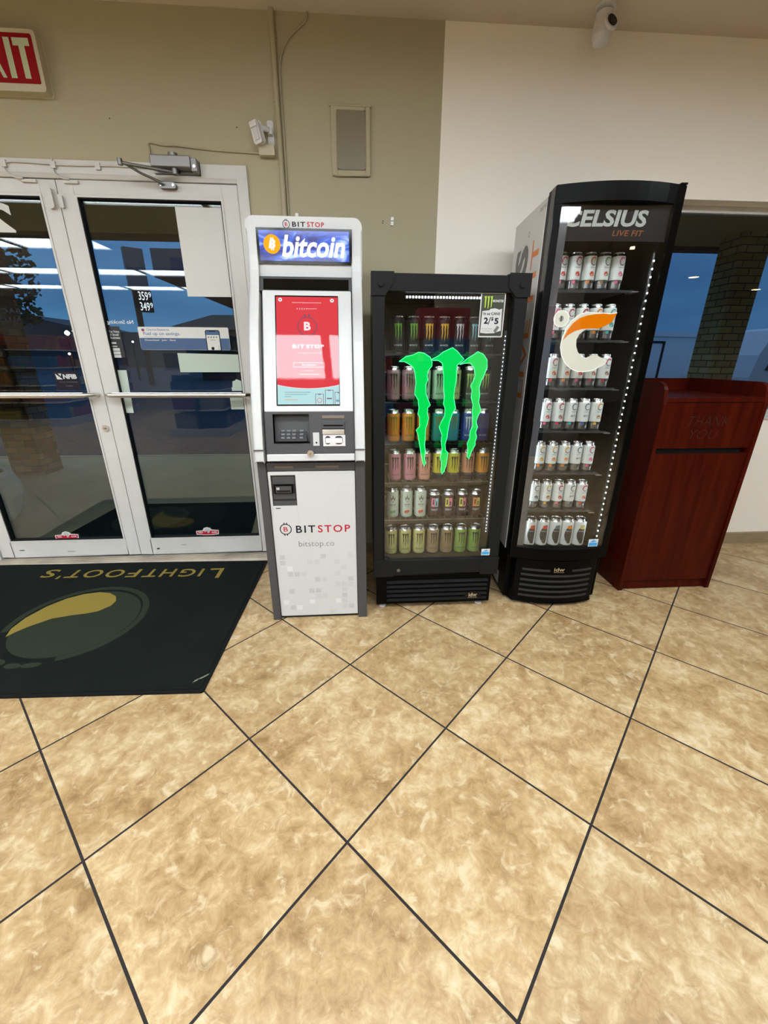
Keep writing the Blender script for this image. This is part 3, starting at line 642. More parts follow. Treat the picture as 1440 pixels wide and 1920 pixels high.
k = thing('business_sticker', 'dark sticker reading The Voice of Small Business at the left of the right door', 'sticker', (-1.355, GY, 1.36))
MB().prism([(-.045, -.08), (.030, -.08), (.030, .085), (-.045, .085)], -.0006, 0, M['dgrey']).build('sheet', k)
q = MB(); F = Y(-.0012); q.text('The Voice', -.034, .024, .052, .064, M['white'], F, .02); q.text('of Small', -.034, .018, .036, .048, M['white'], F, .02); q.text('Business', -.032, .022, .020, .032, M['white'], F, .02)
q.rect(-.030, -.004, -.006, .002, F, M['white']); q.rect(-.034, -.002, -.022, -.017, F, M['white']); q.build('lettering', k)
q = MB(); 
for j in range(3): q.rect(-.034, .008, -.044-.018*j, -.029-.018*j, F, M['white'])
q.build('white_bars', k)
q = MB(); q.text('No Smoking', -1.244, -1.386, 1.452, 1.478, M['paper'], Y(GY), .01); tag(q.build('window_lettering'), 'mirrored white No Smoking lettering on the right door glass', 'lettering')
q2 = MB(); q2.text('BACKPACKS', -1.832, -2.13, 1.505, 1.530, M['blacktext'], Y(GY), .02, space=1.1); q2.text('ALLOWED', -1.835, -2.06, 1.462, 1.487, M['blacktext'], Y(GY), .02, space=1.1)
tag(q2.build('window_lettering'), 'mirrored black lettering beside the tree on the left door glass', 'lettering')
q = MB(); q.text('24', -1.742, -2.02, 1.885, 2.015, M['paper'], Y(GY), .04); tag(q.build('window_lettering'), 'large white mirrored numerals at the top of the left door glass', 'lettering')
for i, (xc, zc, lab) in enumerate([(-1.025, .176, 'small red curved sticker low on the right door glass'), (-1.94, .168, 'small red curved sticker low on the left door glass')]):
    k = thing('security_sticker', lab, 'sticker', (xc, GY, zc), 0, None)
    q = MB(); q.prism([(-.074, -.020), (-.02, -.026), (.02, -.026), (.074, -.020), (.076, .010), (.03, .014), (.022, .026), (0, .033), (-.022, .026), (-.03, .010), (-.074, .006)], -.0006, 0, M['paper']); q.build('sheet', k)
    q = MB(); F = Y(-.0010); q.flat([(-.069, -.015), (-.02, -.021), (.02, -.021), (.069, -.015), (.071, .006), (.03, .008), (-.03, .005), (-.069, .002)], -.0010, M['redtext']); F = Y(-.0016); q.text('RED', -.058, -.03, -.010, .000, M['paper'], F, .03); q.text('ALARM', .028, .062, -.010, .002, M['paper'], F, .03); q.disc(0, .008, .019, F, M['lgrey'], 14); q.disc(-.006, -.004, .008, Y(-.0020), M['redtext'], 10); q.build('emblem', k)

# ============================================================ FLOOR MAT
fm = thing('doormat', 'large dark doormat with yellow lettering and green footprint emblem inside the doors', 'doormat', (-1.50, 1.935, 0), math.radians(-1.6))
def fmz(u, v, d=0, z=.0105):     # world point on the mat -> its own frame
    a = math.radians(1.6); x, y = u+1.50, v-1.935
    return (x*math.cos(a)-y*math.sin(a), x*math.sin(a)+y*math.cos(a), z)
MB().prism(rrect(-.915, .870, -.578, .572, .01), 0, .007, M['rubber'], 'z').build('rubber_border', fm, bevel=.002)
MB().prism(rrect(-.900, .855, -.563, .557, .01), .006, .010, M['mat'], 'z').build('pile', fm)
q = MB(); cx, cy = -1.458, 1.865
q.ring(cx, cy, .295, .326, fmz, M['matgreen'], math.radians(-74), math.radians(196), 48); q.build('emblem_ring', fm)
q = MB(); q.disc(cx+.008, cy-.008, .282, fmz, M['matgreen'], 48); q.build('emblem_disc', fm)
yl = [(-1.717, 1.741), (-1.741, 1.808), (-1.738, 1.90), (-1.702, 2.00), (-1.645, 2.075), (-1.575, 2.118), (-1.499, 2.134), (-1.435, 2.120), (-1.385, 2.085), (-1.357, 2.035), (-1.358, 1.988), (-1.398, 1.938), (-1.45, 1.92), (-1.504, 1.911), (-1.598, 1.884), (-1.67, 1.818), (-1.70, 1.776)]
q = MB(); q.add([fmz(a, b, 0, .0112) for a, b in yl], [tuple(range(len(yl)))[::-1]], M['yellow']); q.build('yellow_swoosh', fm)
for x, y, a_, ln_, wd in ((-1.452, 1.533, .1, .042, .017), (-1.530, 1.532, -.12, .036, .018), (-1.608, 1.560, -.38, .032, .018), (-1.675, 1.605, -.6, .028, .017)):
    q = MB(); q.add([fmz(x+ln_*math.cos(2*PI*k/16)*math.cos(a_)-wd*math.sin(2*PI*k/16)*math.sin(a_), y+ln_*math.cos(2*PI*k/16)*math.sin(a_)+wd*math.sin(2*PI*k/16)*math.cos(a_)) for k in range(16)], [tuple(range(16))], M['matgreen']); q.build('toe_mark', fm)
q = MB()
def tmat(s, x0, x1, y0, y1): q.text(s, x0, x1, y0, y1, M['yellow'], lambda u, v, d=0: fmz(u, v), .012)
tmat('L', -.868, -.952, 2.386, 2.262)
xs = [-.985, -1.012]
lets = [('I', -.990, -1.008), ('G', -1.035, -1.130), ('H', -1.163, -1.245), ('T', -1.268, -1.350), ('F', -1.385, -1.450), ('O', -1.478, -1.585), ('O', -1.612, -1.720), ('T', -1.740, -1.822)]
for k, (s_, a_, b_2) in enumerate(lets):
    dy = .043*(-.9-a_)
    tmat(s_, a_, b_2, 2.383+dy*.9, 2.284+dy*.9)
tmat("'", -1.845, -1.862, 2.345, 2.305); tmat('S', -1.895, -1.975, 2.428, 2.328)
q.build('lettering', fm)
q = MB(); q.text('KLEEN-TEX', -.655, -.705, 1.428, 1.386, M['glowtext'], lambda u, v, d=0: (fmz(u-.0+(v-1.40)*.2, 1.386+(-.655-u)*-.75+.038+(v-1.40)*.4)), .01); q.build('maker_mark', fm)

# ============================================================ KIOSK
def world_part(mb, name, parent, bevel=0, kind=None):
    o = mb.build(name, None, bevel=bevel); o.parent = parent
    if parent.type == 'EMPTY': o.matrix_parent_inverse = Matrix.Translation(-Vector(parent.location))
    return o
KX0, KX1 = -.450, .036
at = thing('crypto_kiosk', 'tall white and grey bitcoin kiosk with a red touchscreen beside the glass doors', 'kiosk', (-.207, 2.07, 0))
P_ = lambda mb, n, bevel=0, par=None: world_part(mb, n, par or at, bevel)
prof = [(1.785, .850), (1.79, .90), (1.803, .96), (1.82, 1.04), (1.85, 1.15), (1.88, 1.25), (1.912, 1.35), (1.95, 1.43), (1.995, 1.51), (2.03, 1.575), (2.055, 1.64), (2.064, 1.70), (2.066, 1.79)]
q = MB(); q.prism([(a+.04, b) for a, b in prof]+[(2.12, 1.79), (2.33, 1.79), (2.33, .84), (1.86, .84)], KX0+.012, KX1-.012, M['grey'], 'x'); P_(q, 'upper_body', .002)
for a, b in ((KX0, KX0+.041), (KX1-.044, KX1)):
    q = MB(); q.prism(prof+[(2.15, 1.79), (2.15, 1.66), (2.10, 1.56), (2.04, 1.43), (1.97, 1.28), (1.90, 1.08), (1.86, .95), (1.85, .850)], a, b, M['white'], 'x'); P_(q, 'side_rail', .006)
    q = MB(); q.box(a-.0006, b+.0006, 1.783, 1.83, .902, .9045, M['grey']); P_(q, 'rail_seam')
q = MB(); q.prism(rrect(KX0, KX1, 1.615, 1.838, .030, c=(0, 0, 1, 1)), 2.066, 2.33, M['white']); hood = P_(q, 'hood', .004)
q = MB(); q.prism([(-.410, 1.666), (-.006, 1.666), (-.004, 1.797), (-.408, 1.797)], 2.058, 2.068, M['blackgloss']); bz = P_(q, 'sign_bezel', .001)
M['banner'] = screen_banner_mat()
q = MB().box(-.399, -.016, 2.0560, 2.0580, 1.676, 1.788, M['banner']); P_(q, 'lit_banner', par=bz)
F = Y(2.0555)
q = MB(); q.disc(-.345, 1.737, .036, F, emis('coin_orange', (1, .42, .02), 1.15), 28); P_(q, 'coin_emblem', par=bz)
M['whiteglow'] = emis('white_banner_letters', (1, 1, 1), 1.6)
F = Y(2.0548)
q = MB(); q.text('B', -.3595, -.331, 1.722, 1.754, M['whiteglow'], F, .03, .2)
for x in (-.350, -.342): q.rect(x, x+.004, 1.715, 1.761, F, M['whiteglow'])
q.text('bitcoin', -.305, -.034, 1.690, 1.772, M['whiteglow'], F, .026, .25, space=1.0); P_(q, 'lettering', par=bz)
F = Y(2.0652)
q = MB(); q.text('BIT', -.256, -.200, 1.8045, 1.8225, M['blacktext'], F, .02, space=1.2); q.text('STOP', -.193, -.121, 1.8045, 1.8225, M['redtext'], F, .02, space=1.2); P_(q, 'lettering')
def badge(cx, cz, r, F, par=None):
    q = MB(); q.ring(cx, cz, r*.84, r, F, M['blacktext'])
    for s_ in (-1, 1):
        for k in (-1, 1): q.rect(cx+k*r*.22-r*.08, cx+k*r*.22+r*.08, min(cz+s_*r*.92, cz+s_*r*1.2), max(cz+s_*r*.92, cz+s_*r*1.2), F, M['blacktext'])
    q.text('B', cx-r*.36, cx+r*.36, cz-r*.42, cz+r*.42, M['redtext'], F, .01); P_(q, 'badge', par=par)
badge(-.281, 1.813, .0155, F)
# recessed dark window under the hood
q = MB(); q.prism([(2.047, 1.615), (2.02, 1.555), (2.075, 1.54), (2.10, 1.615)], -.409, -.008, M['grey'], 'x'); P_(q, 'visor_frame', .001)
q = MB(); q.add([(-.392, 2.0415, 1.605), (-.022, 2.0415, 1.605), (-.022, 2.021, 1.560), (-.392, 2.021, 1.560)], [(0, 1, 2, 3)], M['blackgloss']); P_(q, 'camera_window')
# slanted screen panel
L_ = math.hypot(.195, .495); cs, sn = .495/L_, .195/L_
def SP(off=0.0): return lambda u, s, d=0: (u, 1.825+s*sn-(off+d)*cs, 1.063+s*cs+(off+d)*sn)
def slab(s0, s1, x0, x1, o0, o1, m, r=0):
    q = MB(); f0, f1 = SP(o0), SP(o1); pts = rrect(x0, x1, s0, s1, r, 4) if r else [(x0, s0), (x1, s0), (x1, s1), (x0, s1)]
    n = len(pts); v = [f0(*p) for p in pts]+[f1(*p) for p in pts]
    q.add(v, [tuple(range(n, 2*n)), tuple(range(n-1, -1, -1))]+[(i, (i+1) % n, n+(i+1) % n, n+i) for i in range(n)], m); return q
P_(slab(0, .532, -.397, -.012, -.03, .0, M['white'], .006), 'screen_surround', .003)
scr = P_(slab(.026, .508, -.343, -.070, 0, .0025, M['blackgloss']), 'screen_bezel')
# display picture
M['scr_red'] = emis('display_red', (.80, .055, .075), 1.0); M['scr_cyan'] = emis('display_pale_blue', (.52, .82, .84), 1.0)
M['scr_white'] = emis('display_white', (1, .9, .9), 1.0); M['scr_line'] = emis('display_slate', (.25, .12, .17), .8); M['scr_grey'] = emis('display_grey', (.30, .42, .45), 1.0); M['scr_or'] = emis('display_orange', (.8, .4, .2), 1.0)
sv = lambda v: .503-(v-75)/1745*.472
su = lambda u: -.338+(u-90)/1000*.266
q = MB(); F = SP(.003); q.rect(su(90), su(1090), sv(1820), sv(80), F, M['scr_cyan'])
F = SP(.0034)
arc = [(su(90+1000*k/20), sv(1500+60*math.sin(PI*k/20)**.8 if 0 < k < 20 else 1500)) for k in range(21)]
q.add([F(*p) for p in arc]+[F(su(1090), sv(80)), F(su(90), sv(80))], [tuple(range(23))], M['scr_red'])
arc2 = [(a, b-.0022) for a, b in arc]; vs = [SP(.0032)(*p) for p in arc]+[SP(.0032)(*p) for p in arc2]
q.add(vs, [(k, k+21, k+22, k+1) for k in range(20)], M['scr_white']); dsp = P_(q, 'display', par=scr)
F = SP(.0038); q = MB()
q.disc(su(158), sv(130), .0085, F, M['scr_white'], 16); q.disc(su(1000), sv(135), .0085, F, M['scr_white'], 16); q.disc(su(158), sv(130), .003, SP(.0042), M['scr_line'], 8); q.disc(su(1000), sv(135), .003, SP(.0042), M['scr_line'], 8)
q.text('DISCOVER WHAT PEOPLE ARE DOING WITH BITCOIN', su(350), su(820), sv(183), sv(167), M['scr_white'], F); q.text('@bitstopofficial', su(570), su(745), sv(282), sv(262), M['scr_white'], F)
for u in (425, 465, 505, 540): q.rect(su(u), su(u+10), sv(285), sv(262), F, M['scr_white'])
q.ring(su(590), sv(560), .0385, .0425, F, M['scr_line']); q.rect(su(540), su(568), sv(400), sv(362), F, M['scr_line']); q.rect(su(610), su(638), sv(400), sv(362), F, M['scr_line'])
q.text('B', su(535), su(645), sv(625), sv(485), M['scr_white'], F, .04)
q.text('BIT', su(345), su(540), sv(912), sv(852), M['scr_white'], F, .03, space=1.2); q.text('STOP', su(570), su(855), sv(912), sv(852), M['scr_white'], F, .03, space=1.2)
q.text('Change The World', su(420), su(810), sv(1005), sv(980), M['scr_white'], F)
for a in ((355, 860, 1150, 1144), (355, 860, 1220, 1214), (355, 361, 1220, 1144), (854, 860, 1220, 1144)): q.rect(su(a[0]), su(a[1]), sv(a[2]), sv(a[3]), F, M['scr_white'])
q.text('Buy Bitcoin', su(495), su(720), sv(1205), sv(1165), M['scr_white'], F, .01); q.text('Learn more', su(530), su(685), sv(1283), sv(1266), M['scr_white'], F, .01); q.text('Redeem discount/rewards', su(445), su(775), sv(1343), sv(1322), M['scr_white'], F, .01)
for v_, b_2 in ((1625, 620), (1660, 575), (1695, 310)): q.rect(su(205), su(b_2), sv(v_+5), sv(v_-5), F, M['scr_grey'])
q.rect(su(205), su(415), sv(1750), sv(1741), F, M['scr_or'])
for a, b_2, c_ in ((700, 835, 1650), (860, 995, 1585), (1015, 1088, 1622)):
    q.rect(su(a), su(a+8), sv(1818), sv(c_), F, M['scr_line']); q.rect(su(a), su(b_2), sv(c_+7), sv(c_), F, M['scr_line'])
    if b_2 < 1000: q.rect(su(b_2-8), su(b_2), sv(1818), sv(c_), F, M['scr_line'])
    q.rect(su(a+45), su(min(a+90, 1088)), sv(c_+16), sv(c_), F, M['scr_line'])
q.rect(su(885), su(970), sv(1735), sv(1718), F, M['scr_line']); q.rect(su(1035), su(1085), sv(1780), sv(1745), F, M['bluetext']); q.ring(su(768), sv(1755), .009, .011, F, M['scr_red'])
P_(q, 'display_text', par=scr)
q = MB(); F = SP(.0050); q.rect(su(85), su(1095), sv(1825), sv(75), F, M['scrglass']); P_(q, 'touch_glass', par=scr)
# lower control panel
def LP(off=0.0): return lambda u, z, d=0: (u, 1.791+(z-.855)*.166-off-d, z)
def lslab(z0, z1, x0, x1, o0, o1, m, r=0):
    q = MB(); f0, f1 = LP(o0), LP(o1); pts = rrect(x0, x1, z0, z1, r, 4) if r else [(x0, z0), (x1, z0), (x1, z1), (x0, z1)]
    n = len(pts); v = [f0(*p) for p in pts]+[f1(*p) for p in pts]
    return q.add(v, [tuple(range(n, 2*n)), tuple(range(n-1, -1, -1))]+[(i, (i+1) % n, n+(i+1) % n, n+i) for i in range(n)], m)
q = lslab(.883, .930, -.397, -.010, -.04, 0, M['grey'])
for a in ((.930, 1.053, -.397, -.363), (.930, 1.053, -.206, -.010), (1.053, 1.062, -.397, -.010)):
    w_ = lslab(a[0], a[1], a[2], a[3], -.04, 0, M['grey']); q.add(w_.v, w_.f, M['grey'])
P_(q, 'control_panel')
q = lslab(.930, 1.053, -.363, -.206, -.10, -.09, M['black']); kb = P_(q, 'keypad_bay')
q = MB(); q.add([(-.363, 1.80, .930), (-.206, 1.80, .930), (-.206, 1.90, .934), (-.363, 1.90, .934)], [(0, 1, 2, 3)], M['black']); q.add([(-.363, 1.83, 1.053), (-.206, 1.83, 1.053), (-.206, 1.91, 1.053), (-.363, 1.91, 1.053)], [(3, 2, 1, 0)], M['black'])
for x in (-.363, -.206): q.add([(x, 1.80, .930), (x, 1.91, .930), (x, 1.91, 1.053), (x, 1.825, 1.053)], [(0, 1, 2, 3)], M['black'])
P_(q, 'bay_lining', par=kb)
kf = lambda u, s, d=0: (u, 1.815+s*.62-d*.75, .936+s*.78+d*.6)
q = MB(); v = [kf(-.345, 0), kf(-.220, 0), kf(-.226, .080), kf(-.338, .080)]+[kf(-.345, 0, -.01), kf(-.220, 0, -.01), kf(-.226, .080, -.01), kf(-.338, .080, -.01)]
q.add(v, [(0, 1, 2, 3), (0, 4, 5, 1), (3, 2, 6, 7), (0, 3, 7, 4), (1, 5, 6, 2)], M['dgrey']); kp = P_(q, 'keypad', par=kb)
for r_ in range(4):
    for c_ in range(4):
        x = -.326+c_*.024+(.009 if c_ == 3 else 0); s_ = .010+r_*.0175; q = MB()
        q.add([kf(x-.008, s_, .001), kf(x+.008, s_, .001), kf(x+.008, s_+.011, .001), kf(x-.008, s_+.011, .001), kf(x-.0075, s_+.001, .004), kf(x+.0075, s_+.001, .004), kf(x+.0075, s_+.010, .004), kf(x-.0075, s_+.010, .004)], [(4, 5, 6, 7), (0, 1, 5, 4), (1, 2, 6, 5), (2, 3, 7, 6), (3, 0, 4, 7)], M['keycap'])
        P_(q, 'key', par=kb)
q = MB(); F = lambda u, z, d=0: (u, 1.888-d, z); q.rect(-.300, -.262, 1.022, 1.034, F, M['bronze']); q.rect(-.290, -.272, 1.024, 1.032, Y(1.887), M['black']); P_(q, 'privacy_slot', par=kb)
q = lslab(1.034, 1.047, -.149, -.052, 0, .003, M['bronze']); P_(q, 'receipt_slot', .001)
q = lslab(.992, 1.020, -.151, -.052, 0, .006, M['grey']); cr_ = P_(q, 'card_reader', .002)
q = lslab(1.002, 1.008, -.144, -.058, .006, .0066, M['black']); P_(q, 'slot', par=cr_)
q = lslab(.966, .988, -.150, -.053, 0, .008, M['thresh']); P_(q, 'metal_strip', .003)
q = lslab(.916, .965, -.148, -.050, 0, .004, M['whiteplastic']); sp_ = P_(q, 'scanner_plate', .001)
q = lslab(.924, .960, -.139, -.115, .004, .005, M['dgrey'], .011); w_ = lslab(.924, .960, -.097, -.061, .004, .005, M['dgrey'], .013); q.add(w_.v, w_.f, M['dgrey']); w_ = lslab(.930, .952, -.137, -.063, .005, .0065, M['whiteplastic'], .004); q.add(w_.v, w_.f, M['whiteplastic']); P_(q, 'scanner_icon', par=sp_)
q = lslab(.918, .975, -.192, -.164, 0, .003, M['lgrey']); fp = P_(q, 'port_plate', .001)
q = MB().disc(-.1775, .932, .004, LP(.0035), M['black'], 12); P_(q, 'port', par=fp)
q = lslab(.853, .883, -.397, -.010, -.03, .006, M['white']); P_(q, 'ledge', .003)
q = MB().lathe([(.014, -.014, M['silver']), (.013, -.004, M['silver']), (.014, 0, M['silver'])], (-.204, 1.789, .889), 20, 'y'); q.box(-.2055, -.2025, 1.7745, 1.776, .883, .890, M['dark']); P_(q, 'lock')
# base cabinet
q = MB(); q.box(KX0, KX1, 1.835, 2.33, .012, .846, M['grey']); q.box(KX0, KX0+.038, 1.815, 1.835, 0, .846, M['grey']); q.box(KX1-.045, KX1, 1.815, 1.835, 0, .846, M['grey']); q.box(KX0+.04, KX1-.045, 1.818, 1.835, .800, .838, M['grey']); q.box(KX0+.04, KX1-.05, 1.835, 2.3, 0, .012, M['dark'])
P_(q, 'base_cabinet', .003)
q = MB()
for a, b in ((-.373, -.290), (-.190, -.085)): q.rect(a, b, .813, .823, Y(1.8175), M['bronze'])
P_(q, 'metal_plate')
dr = MB()
dr.box(-.409, -.398, 1.822, 1.835, .020, .796, M['white']); dr.box(-.285, -.012, 1.822, 1.835, .020, .796, M['white']); dr.box(-.398, -.285, 1.822, 1.835, .020, .630, M['white']); dr.box(-.398, -.285, 1.822, 1.835, .779, .796, M['white'])
door = P_(dr, 'door', .0008)
q = MB(); q.box(-.398, -.285, 1.833, 1.8345, .630, .779, M['dgrey']); q.box(-.392, -.291, 1.829, 1.8335, .735, .772, M['grey']); q.box(-.392, -.291, 1.829, 1.8335, .662, .690, M['grey']); q.box(-.395, -.288, 1.825, 1.8335, .632, .652, M['grey']); md = P_(q, 'dispenser', par=door)
q = MB(); q.box(-.385, -.300, 1.819, 1.8335, .692, .732, M['black']); q.box(-.378, -.306, 1.8175, 1.819, .696, .728, M['grey']); P_(q, 'dispenser_mouth', par=door)
q = MB(); q.rect(-.373, -.311, .700, .708, Y(1.8170), M['blackgloss']); q.rect(-.374, -.360, .711, .722, Y(1.8168), M['lgrey']); P_(q, 'dispenser_slot', par=door)
F = Y(1.8213)
q = MB(); q.text('BIT', -.300, -.208, .4905, .5285, M['blacktext'], F, .015, space=1.25); q.text('STOP', -.196, -.040, .4905, .5285, M['redtext'], F, .015, space=1.25); q.text('bitstop.co', -.292, -.120, .408, .447, M['greytext'], F, -.012); q.rect(-.386, -.364, .6165, .6205, F, M['blacktext']); P_(q, 'lettering', par=door)
badge(-.349, .511, .0285, F, door)
mz = [mat('mosaic_%d' % i, c, .4) for i, c in enumerate([(.52, .53, .525), (.475, .485, .48), (.43, .44, .435), (.60, .61, .60)])]
q = MB(); rr_ = random.Random(3)
for i in range(11):
    for j in range(11):
        x = -.392+.0335*i; z = .375-.0325*j
        pz = rr_.random()
        if pz < .28+(.15 if 2 < j < 9 else 0): q.rect(x, x+.027, z-.026, z, F, mz[rr_.choice([0, 0, 1, 1, 2, 3])])
P_(q, 'mosaic_print', par=door)
q = MB(); q.rect(-.244, -.020, .785, .786, F, mz[2]); q.rect(-.244, -.243, .740, .785, F, mz[2]); q.rect(-.085, -.022, .730, .731, F, mz[2]); q.rect(-.086, -.085, .665, .731, F, mz[2]); P_(q, 'printed_line', par=door)

# ============================================================ CANS
CL = {'gn': (.14, .36, .03), 'gold': (.62, .38, .03), 'silver': (.55, .55, .60), 'ltblue': (.25, .50, .60), 'dk': (.030, .020, .020), 'ygn': (.45, .52, .10), 'dkgold': (.22, .16, .03)}
clm = {k: mat('claw_'+k, v, .4) for k, v in CL.items()}
BODY = {'black': (.012, .012, .012), 'mauve': (.42, .22, .25), 'palegrey': (.50, .56, .50), 'paleyel': (.55, .52, .22), 'orange': (.70, .26, .03), 'teal': (.02, .26, .24), 'tealblue': (.02, .22, .33), 'blue': (.02, .05, .35), 'navy': (.05, .035, .18),
        'pink': (.60, .25, .32), 'peach': (.66, .30, .24), 'yellow': (.60, .50, .04), 'peachor': (.62, .26, .16), 'amber': (.66, .26, .02), 'mint': (.55, .62, .52), 'whitec': (.62, .62, .56), 'maroon': (.06, .03, .03), 'lemon': (.62, .60, .22), 'tan': (.38, .27, .14), 'lime': (.28, .48, .10)}
bdm = {k: mat('can_'+k, v, .32, .35) for k, v in BODY.items()}
def can_body(mb, r, h, mats, z=0, seg=28):
    """mats: list of (height, material) bands from the bottom"""
    pr = [(r*.78, 0, M['can_lid']), (r*.93, .005, mats[0][1]), (r, .012, mats[0][1])]
    for hh, m in mats[1:]:
        pr += [(r, hh, m)]
    pr += [(r, h-.024, mats[-1][1]), (r*.95, h-.016, M['can_lid']), (r*.84, h-.008, M['can_lid']), (r*.82, h-.006, M['can_lid']), (r*.84, h-.002, M['can_lid']), (r*.82, h, M['can_lid']), (r*.78, h-.004, M['can_lid'])]
    mb.lathe(pr, (0, 0, 0), seg); return mb
def wrap(r, off=.0005): return lambda u, z, d=0: ((r+off)*math.sin(u/r), -(r+off)*math.cos(u/r), z)
def claws(mb, r, z0, z1, w, m):
    f = wrap(r)
    for k, (cx, lo) in enumerate(((-w, .10), (0, 0), (w, .12))):
        zt, zb = z1, z0+(z1-z0)*lo; a = w*.30; hgt = zt-zb
        mb.add([f(cx-a*2.1, zt-.003), f(cx-a*.5, zt), f(cx+a*1.2, zt+.001), f(cx+a, zt-.012), f(cx+a*.6, zt-hgt*.35), f(cx+a*.95, zt-hgt*.55), f(cx+a*.35, zt-hgt*.8), f(cx, zb), f(cx-a*.45, zt-hgt*.75), f(cx-a*.2, zt-hgt*.5), f(cx-a*.85, zt-hgt*.3), f(cx-a*.7, zt-.013)], [tuple(range(12))], m)
    return mb
can_protos = {}
def energy_can(key, body, claw, h=.157, r=.0325, lower=None):
    root = thing('energy_drink_can', '', 'can')
    bands = [(0, bdm[body])]
    if lower: bands = [(0, lower), (.040, bdm[body])]
    can_body(MB(), r, h, bands).build('body', root)
    if claw: claws(MB(), r, .048, h-.032, .0125, clm[claw]).build('claw_logo', root)
    q = MB(); q.text('MONSTER', -.019, .019, .030, .038, M['lgrey'] if body in ('black', 'maroon', 'navy', 'blue') else M['greytext'], wrap(r), .02, res=1); q.build('lettering', root)
    q = MB().box(-.006, .006, -.012, .010, h-.004, h-.002, M['can_lid']); q.build('pull_tab', root)
    return root
KIND = {  # key: (body, claw, words)
 'g': ('black', 'gn', 'black can with green claw marks'), 'o': ('black', 'gold', 'black can with gold claw marks'), 's': ('black', 'silver', 'black can with silver claw marks'), 'b': ('black', 'ltblue', 'black can with pale blue claw marks'),
 'm': ('mauve', 'dk', 'dusty mauve can with dark claw marks'), 'w': ('palegrey', 'dk', 'pale grey-green can with dark claw marks'), 'y': ('paleyel', 'dk', 'pale yellow can with dark claw marks'), 'k': ('black', 'ygn', 'black can with yellow-green claw marks'),
 'O': ('orange', 'dkgold', 'orange can with darker claw marks'), 't': ('teal', 'dkgold', 'teal green can'), 'T': ('tealblue', 'dkgold', 'teal blue can'), 'B': ('blue', 'silver', 'deep blue can'), 'N': ('navy', 'dk', 'navy purple can'),
 'p': ('pink', 'dk', 'pink can'), 'P': ('peach', 'dk', 'peach pink can'), 'Y': ('yellow', 'dk', 'bright yellow can with dark claw marks'), 'a': ('peachor', 'dk', 'peach orange can with dark claw marks'), 'A': ('amber', 'dk', 'amber orange can with dark claw marks'),
 'L': ('lemon', 'dk', 'lemon yellow can with dark claw marks'), 'n': ('tan', 'dk', 'tan brown can with dark claw marks'), 'l': ('lime', 'dk', 'lime green can with dark claw marks')}
def special_white(fruit):
    root = thing('energy_drink_can', '', 'can'); r = .0325; h = .163; can_body(MB(), r, h, [(0, bdm['mint'])]).build('body', root); f = wrap(r)
    q = MB(); q.add([f(-.014, .122), f(-.010, .100), f(0, .088), f(.010, .100), f(.014, .122), f(.006, .108), f(0, .130), f(-.006, .108)], [tuple(range(8))], M['greytext']); q.text('REIGN', -.015, .015, .072, .080, M['greytext'], f, .03, res=1); q.text('TOTAL BODY FUEL', -.014, .014, .064, .068, M['greytext'], f, res=1); q.build('emblem', root)
    q = MB(); q.disc(-.004, .035, .011, f, fruit, 10, .8); q.disc(.006, .038, .008, f, fruit, 10); q.build('fruit_picture', root)
    return root
def special_dark(c1, c2):
    root = thing('energy_drink_can', '', 'can'); r = .0325; h = .140; can_body(MB(), r, h, [(0, bdm['maroon'])]).build('body', root); f = wrap(r)
    q = MB(); q.rect(-.019, -.001, .060, .108, f, c1, 3); q.rect(.001, .018, .060, .108, f, c2, 3); q.rect(-.012, -.006, .072, .100, wrap(r, .0009), M['dark']); q.rect(.005, .011, .066, .090, wrap(r, .0009), M['dark']); q.build('emblem', root)
    q = MB(); q.text('ENERGY', -.018, .018, .038, .050, M['lgrey'], f, .03, res=1); q.build('lettering', root)
    return root
sc1 = {'cy': mat('cyan_print', (.25, .55, .62), .4), 'pk': mat('pink_print', (.70, .22, .30), .4), 'ye': mat('yellow_print', (.62, .58, .12), .4), 'or': mat('orange_print', (.70, .26, .08), .4), 'gr': mat('green_print', (.18, .40, .15), .4), 'rd': mat('red_print', (.60, .10, .07), .4)}
SPECIAL = {'1': (lambda: special_white(sc1['gr']), 'white can with dark crown emblem and green fruit'), '2': (lambda: special_white(sc1['rd']), 'white can with dark crown emblem and red fruit'),
           '3': (lambda: special_dark(sc1['pk'], sc1['cy']), 'short dark can with pink and cyan emblem'), '4': (lambda: special_dark(sc1['ye'], sc1['pk']), 'short dark can with yellow and pink emblem'), '5': (lambda: special_dark(sc1['or'], sc1['ye']), 'short dark can with orange and yellow emblem')}
ORD = ['leftmost', 'second', 'third', 'fourth', 'fifth', 'sixth', 'seventh']
ORDC = ['first', 'second', 'third', 'fourth', 'fifth', 'sixth', 'seventh']
def place_can(key, x, y, z, label, group, rot=0):
    if key not in can_protos:
        if key in KIND: can_protos[key] = energy_can(key, KIND[key][0], KIND[key][1], lower=(M['blacktext'] if key in 'YaA' else None))
        else: can_protos[key] = SPECIAL[key][0]()
        o = can_protos[key]
    else: o = copy_tree(can_protos[key])
    o.location = (x, y, z); o.rotation_euler = (0, 0, rot); o['label'] = label; o['group'] = group
rows = [('top', 1.305, .199, .0713, 'ggoosbb'), ('second', 1.090, .182, .0735, 'mmwwykk'), ('third', .890, .184, .0748, 'OOOtTBN'), ('fourth', .690, .194, .0762, 'ppPYYaA'), ('fifth', .485, .184, .0745, '1223445'), ('bottom', .268, .178, .0775, 'LLLnnll')]
for nm, z, x0, dx, ks in rows:
    for i, k in enumerate(ks):
        wd = KIND[k][2] if k in KIND else SPECIAL[k][1]
        place_can(k, x0+dx*i, 2.033, z, '%s, %s from left, %s shelf, shorter cooler' % (wd, ORDC[i], nm), 'energy drink cans in the shorter cooler')

